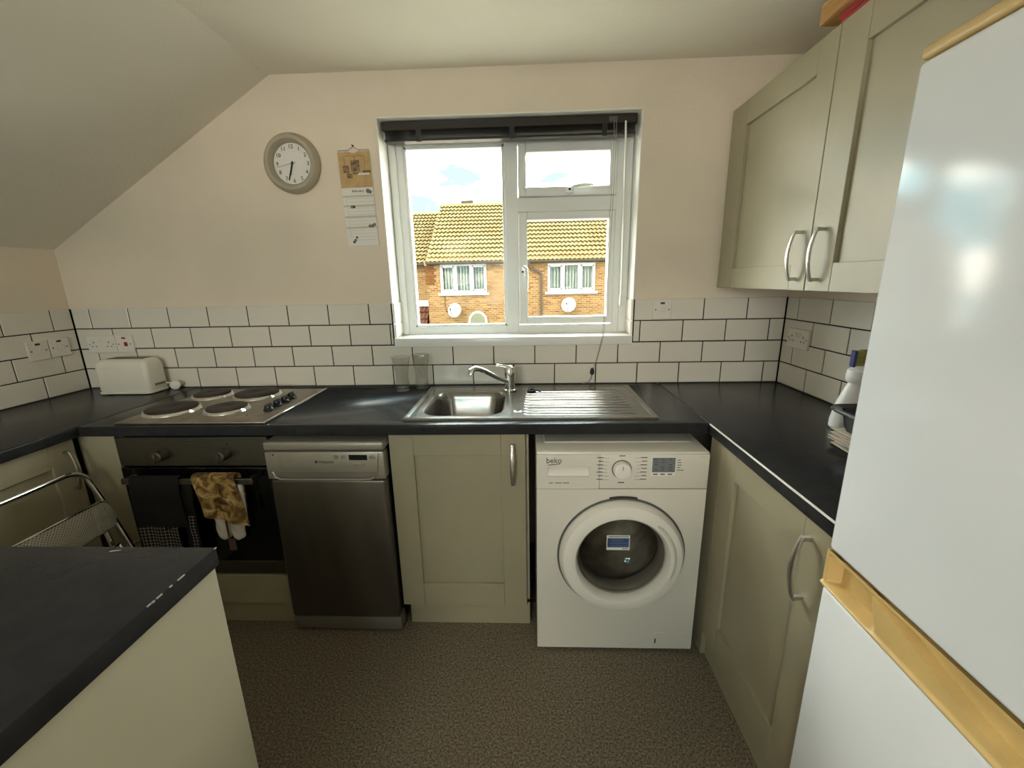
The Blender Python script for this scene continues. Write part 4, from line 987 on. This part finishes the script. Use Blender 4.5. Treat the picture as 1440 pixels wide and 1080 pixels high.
part(h1, 'soffit', 'pipe', -2.26, FYH - .16, 2.06, 9.0, FYH, 2.14)
far_window(h1, -1.76, .08, .95, 2.08, FYH + .06); far_window(h1, 2.49, 4.35, .93, 2.03, FYH + .06)
MB().tube([(1.76, FYH - .22, 2.08), (1.76, FYH - .2, 1.93), (1.86, FYH - .12, 1.84), (2.14, FYH - .08, 1.72), (2.235, FYH - .06, 1.62), (2.235, FYH - .06, -2.6)], .048, 8).build('downpipe', 'pipe', h1)
ar = []
for i in range(13): a = PI * i / 12; ar.append((-.32 + .38 * math.cos(a), -.18 + .42 * math.sin(a)))
MB().prism([(-.70, -2.0)] + ar[::-1] + [(.06, -2.0)], 'y', FYH - .05, FYH + .02).build('arched_light', 'ext_white', h1)
MB().prism([(-.62, -2.0)] + [(-.32 + (x + .32) * .8, -.18 + (z + .18) * .8) for x, z in ar[::-1]] + [(-.02, -2.0)], 'y', FYH - .06, FYH - .04).build('arched_pane', 'archw', h1)
MB().tube([(-1.62, FYH - .02, .86), (-1.62, FYH - .02, .45), (-1.56, FYH - .02, .22), (-1.30, FYH - .02, .14)], .012, 5).build('aerial_cable', 'gutter', h1)
for k in range(8): part(h1, 'corner_brick', 'frameside', -2.34, FYH - .03, 1.30 + k * .10, -2.02 + .08 * (k % 2), FYH + .02, 1.385 + k * .10)
part(h1, 'roof_vent', 'gutter', -1.30, 18.40, 4.86, -.75, 18.60, 4.98)
h2 = thing('house', 'neighbouring brick house set back with a lower buff roof and red porch', 'house', (-5.4, 19, GZ))
part(h2, 'front_wall', 'brick', -9.0, 15.7, GZ, -2.36, 15.92, 2.2)
MB().prism([(15.8, 2.2), (19.4, 4.55), (23, 2.2)], 'x', -9.0, -2.37).build('roof_deck', 'gutter', h2)
o = pantiles(-9.0, -2.35, 15.5, 2.10, 19.4, 4.60, 15).build('roof_tiles', 'roof', h2); o['kind'] = 'stuff'
for i in range(15): MB().lathe([(.12, 0), (.12, .46)], (-9.0 + i * .45, 19.4, 4.54), 'x', 12).build('ridge_tile', 'roof', h2)
MB().tube([(-9, 15.46, 2.10), (-2.34, 15.46, 2.10)], .065, 8).build('gutter', 'gutter', h2)
MB().tube([(-3.05, 15.6, 2.05), (-3.05, 15.6, -2.6)], .045, 8).build('downpipe', 'pipe', h2)
o = pantiles(-6.0, -2.42, 14.9, -.62, 15.75, .42, 4).build('porch_tiles', 'roofred', h2); o['kind'] = 'stuff'
part(h2, 'porch_flashing', 'ext_white', -6.0, 15.58, .42, -2.42, 15.72, .66)
MB().prism([(15.1, GZ), (15.1, -.66), (15.7, .30), (15.7, GZ)], 'x', -5.9, -2.5).build('porch_wall', 'brick', h2)
def dish(label, x, z, y):
    d = thing('satellite_dish', label, 'satellite dish', (x, y, z - .3))
    R = Matrix.Translation((x, y - .30, z)) @ Matrix.Rotation(math.radians(-18), 4, 'Z') @ Matrix.Rotation(math.radians(-16), 4, 'X')
    mb = MB().lathe([(.0, .055), (.15, .042), (.27, .0), (.285, -.01), (.275, .012), (.15, .060), (0, .075)], (0, 0, 0), 'y', 28, cap=False); mb.xform(R); mb.build('reflector', 'ext_white', d)
    MB().tube([(x, y - .22, z), (x, y - .1, z - .10), (x, y + .0, z - .10)], .025, 8).build('bracket', 'gutter', d)
    mb = MB().tube([(0, .03, -.27), (.0, -.20, -.24), (0, -.36, -.05)], .014, 6).lathe([(.03, 0), (.03, .09)], (0, -.40, -.04), 'y', 10); mb.xform(R); mb.build('arm', 'gutter', d)
dish('white satellite dish on brickwork near the arched light', -1.20, .30, FYH)
dish('white satellite dish on brickwork below the window by the downpipe', 3.30, .44, FYH)
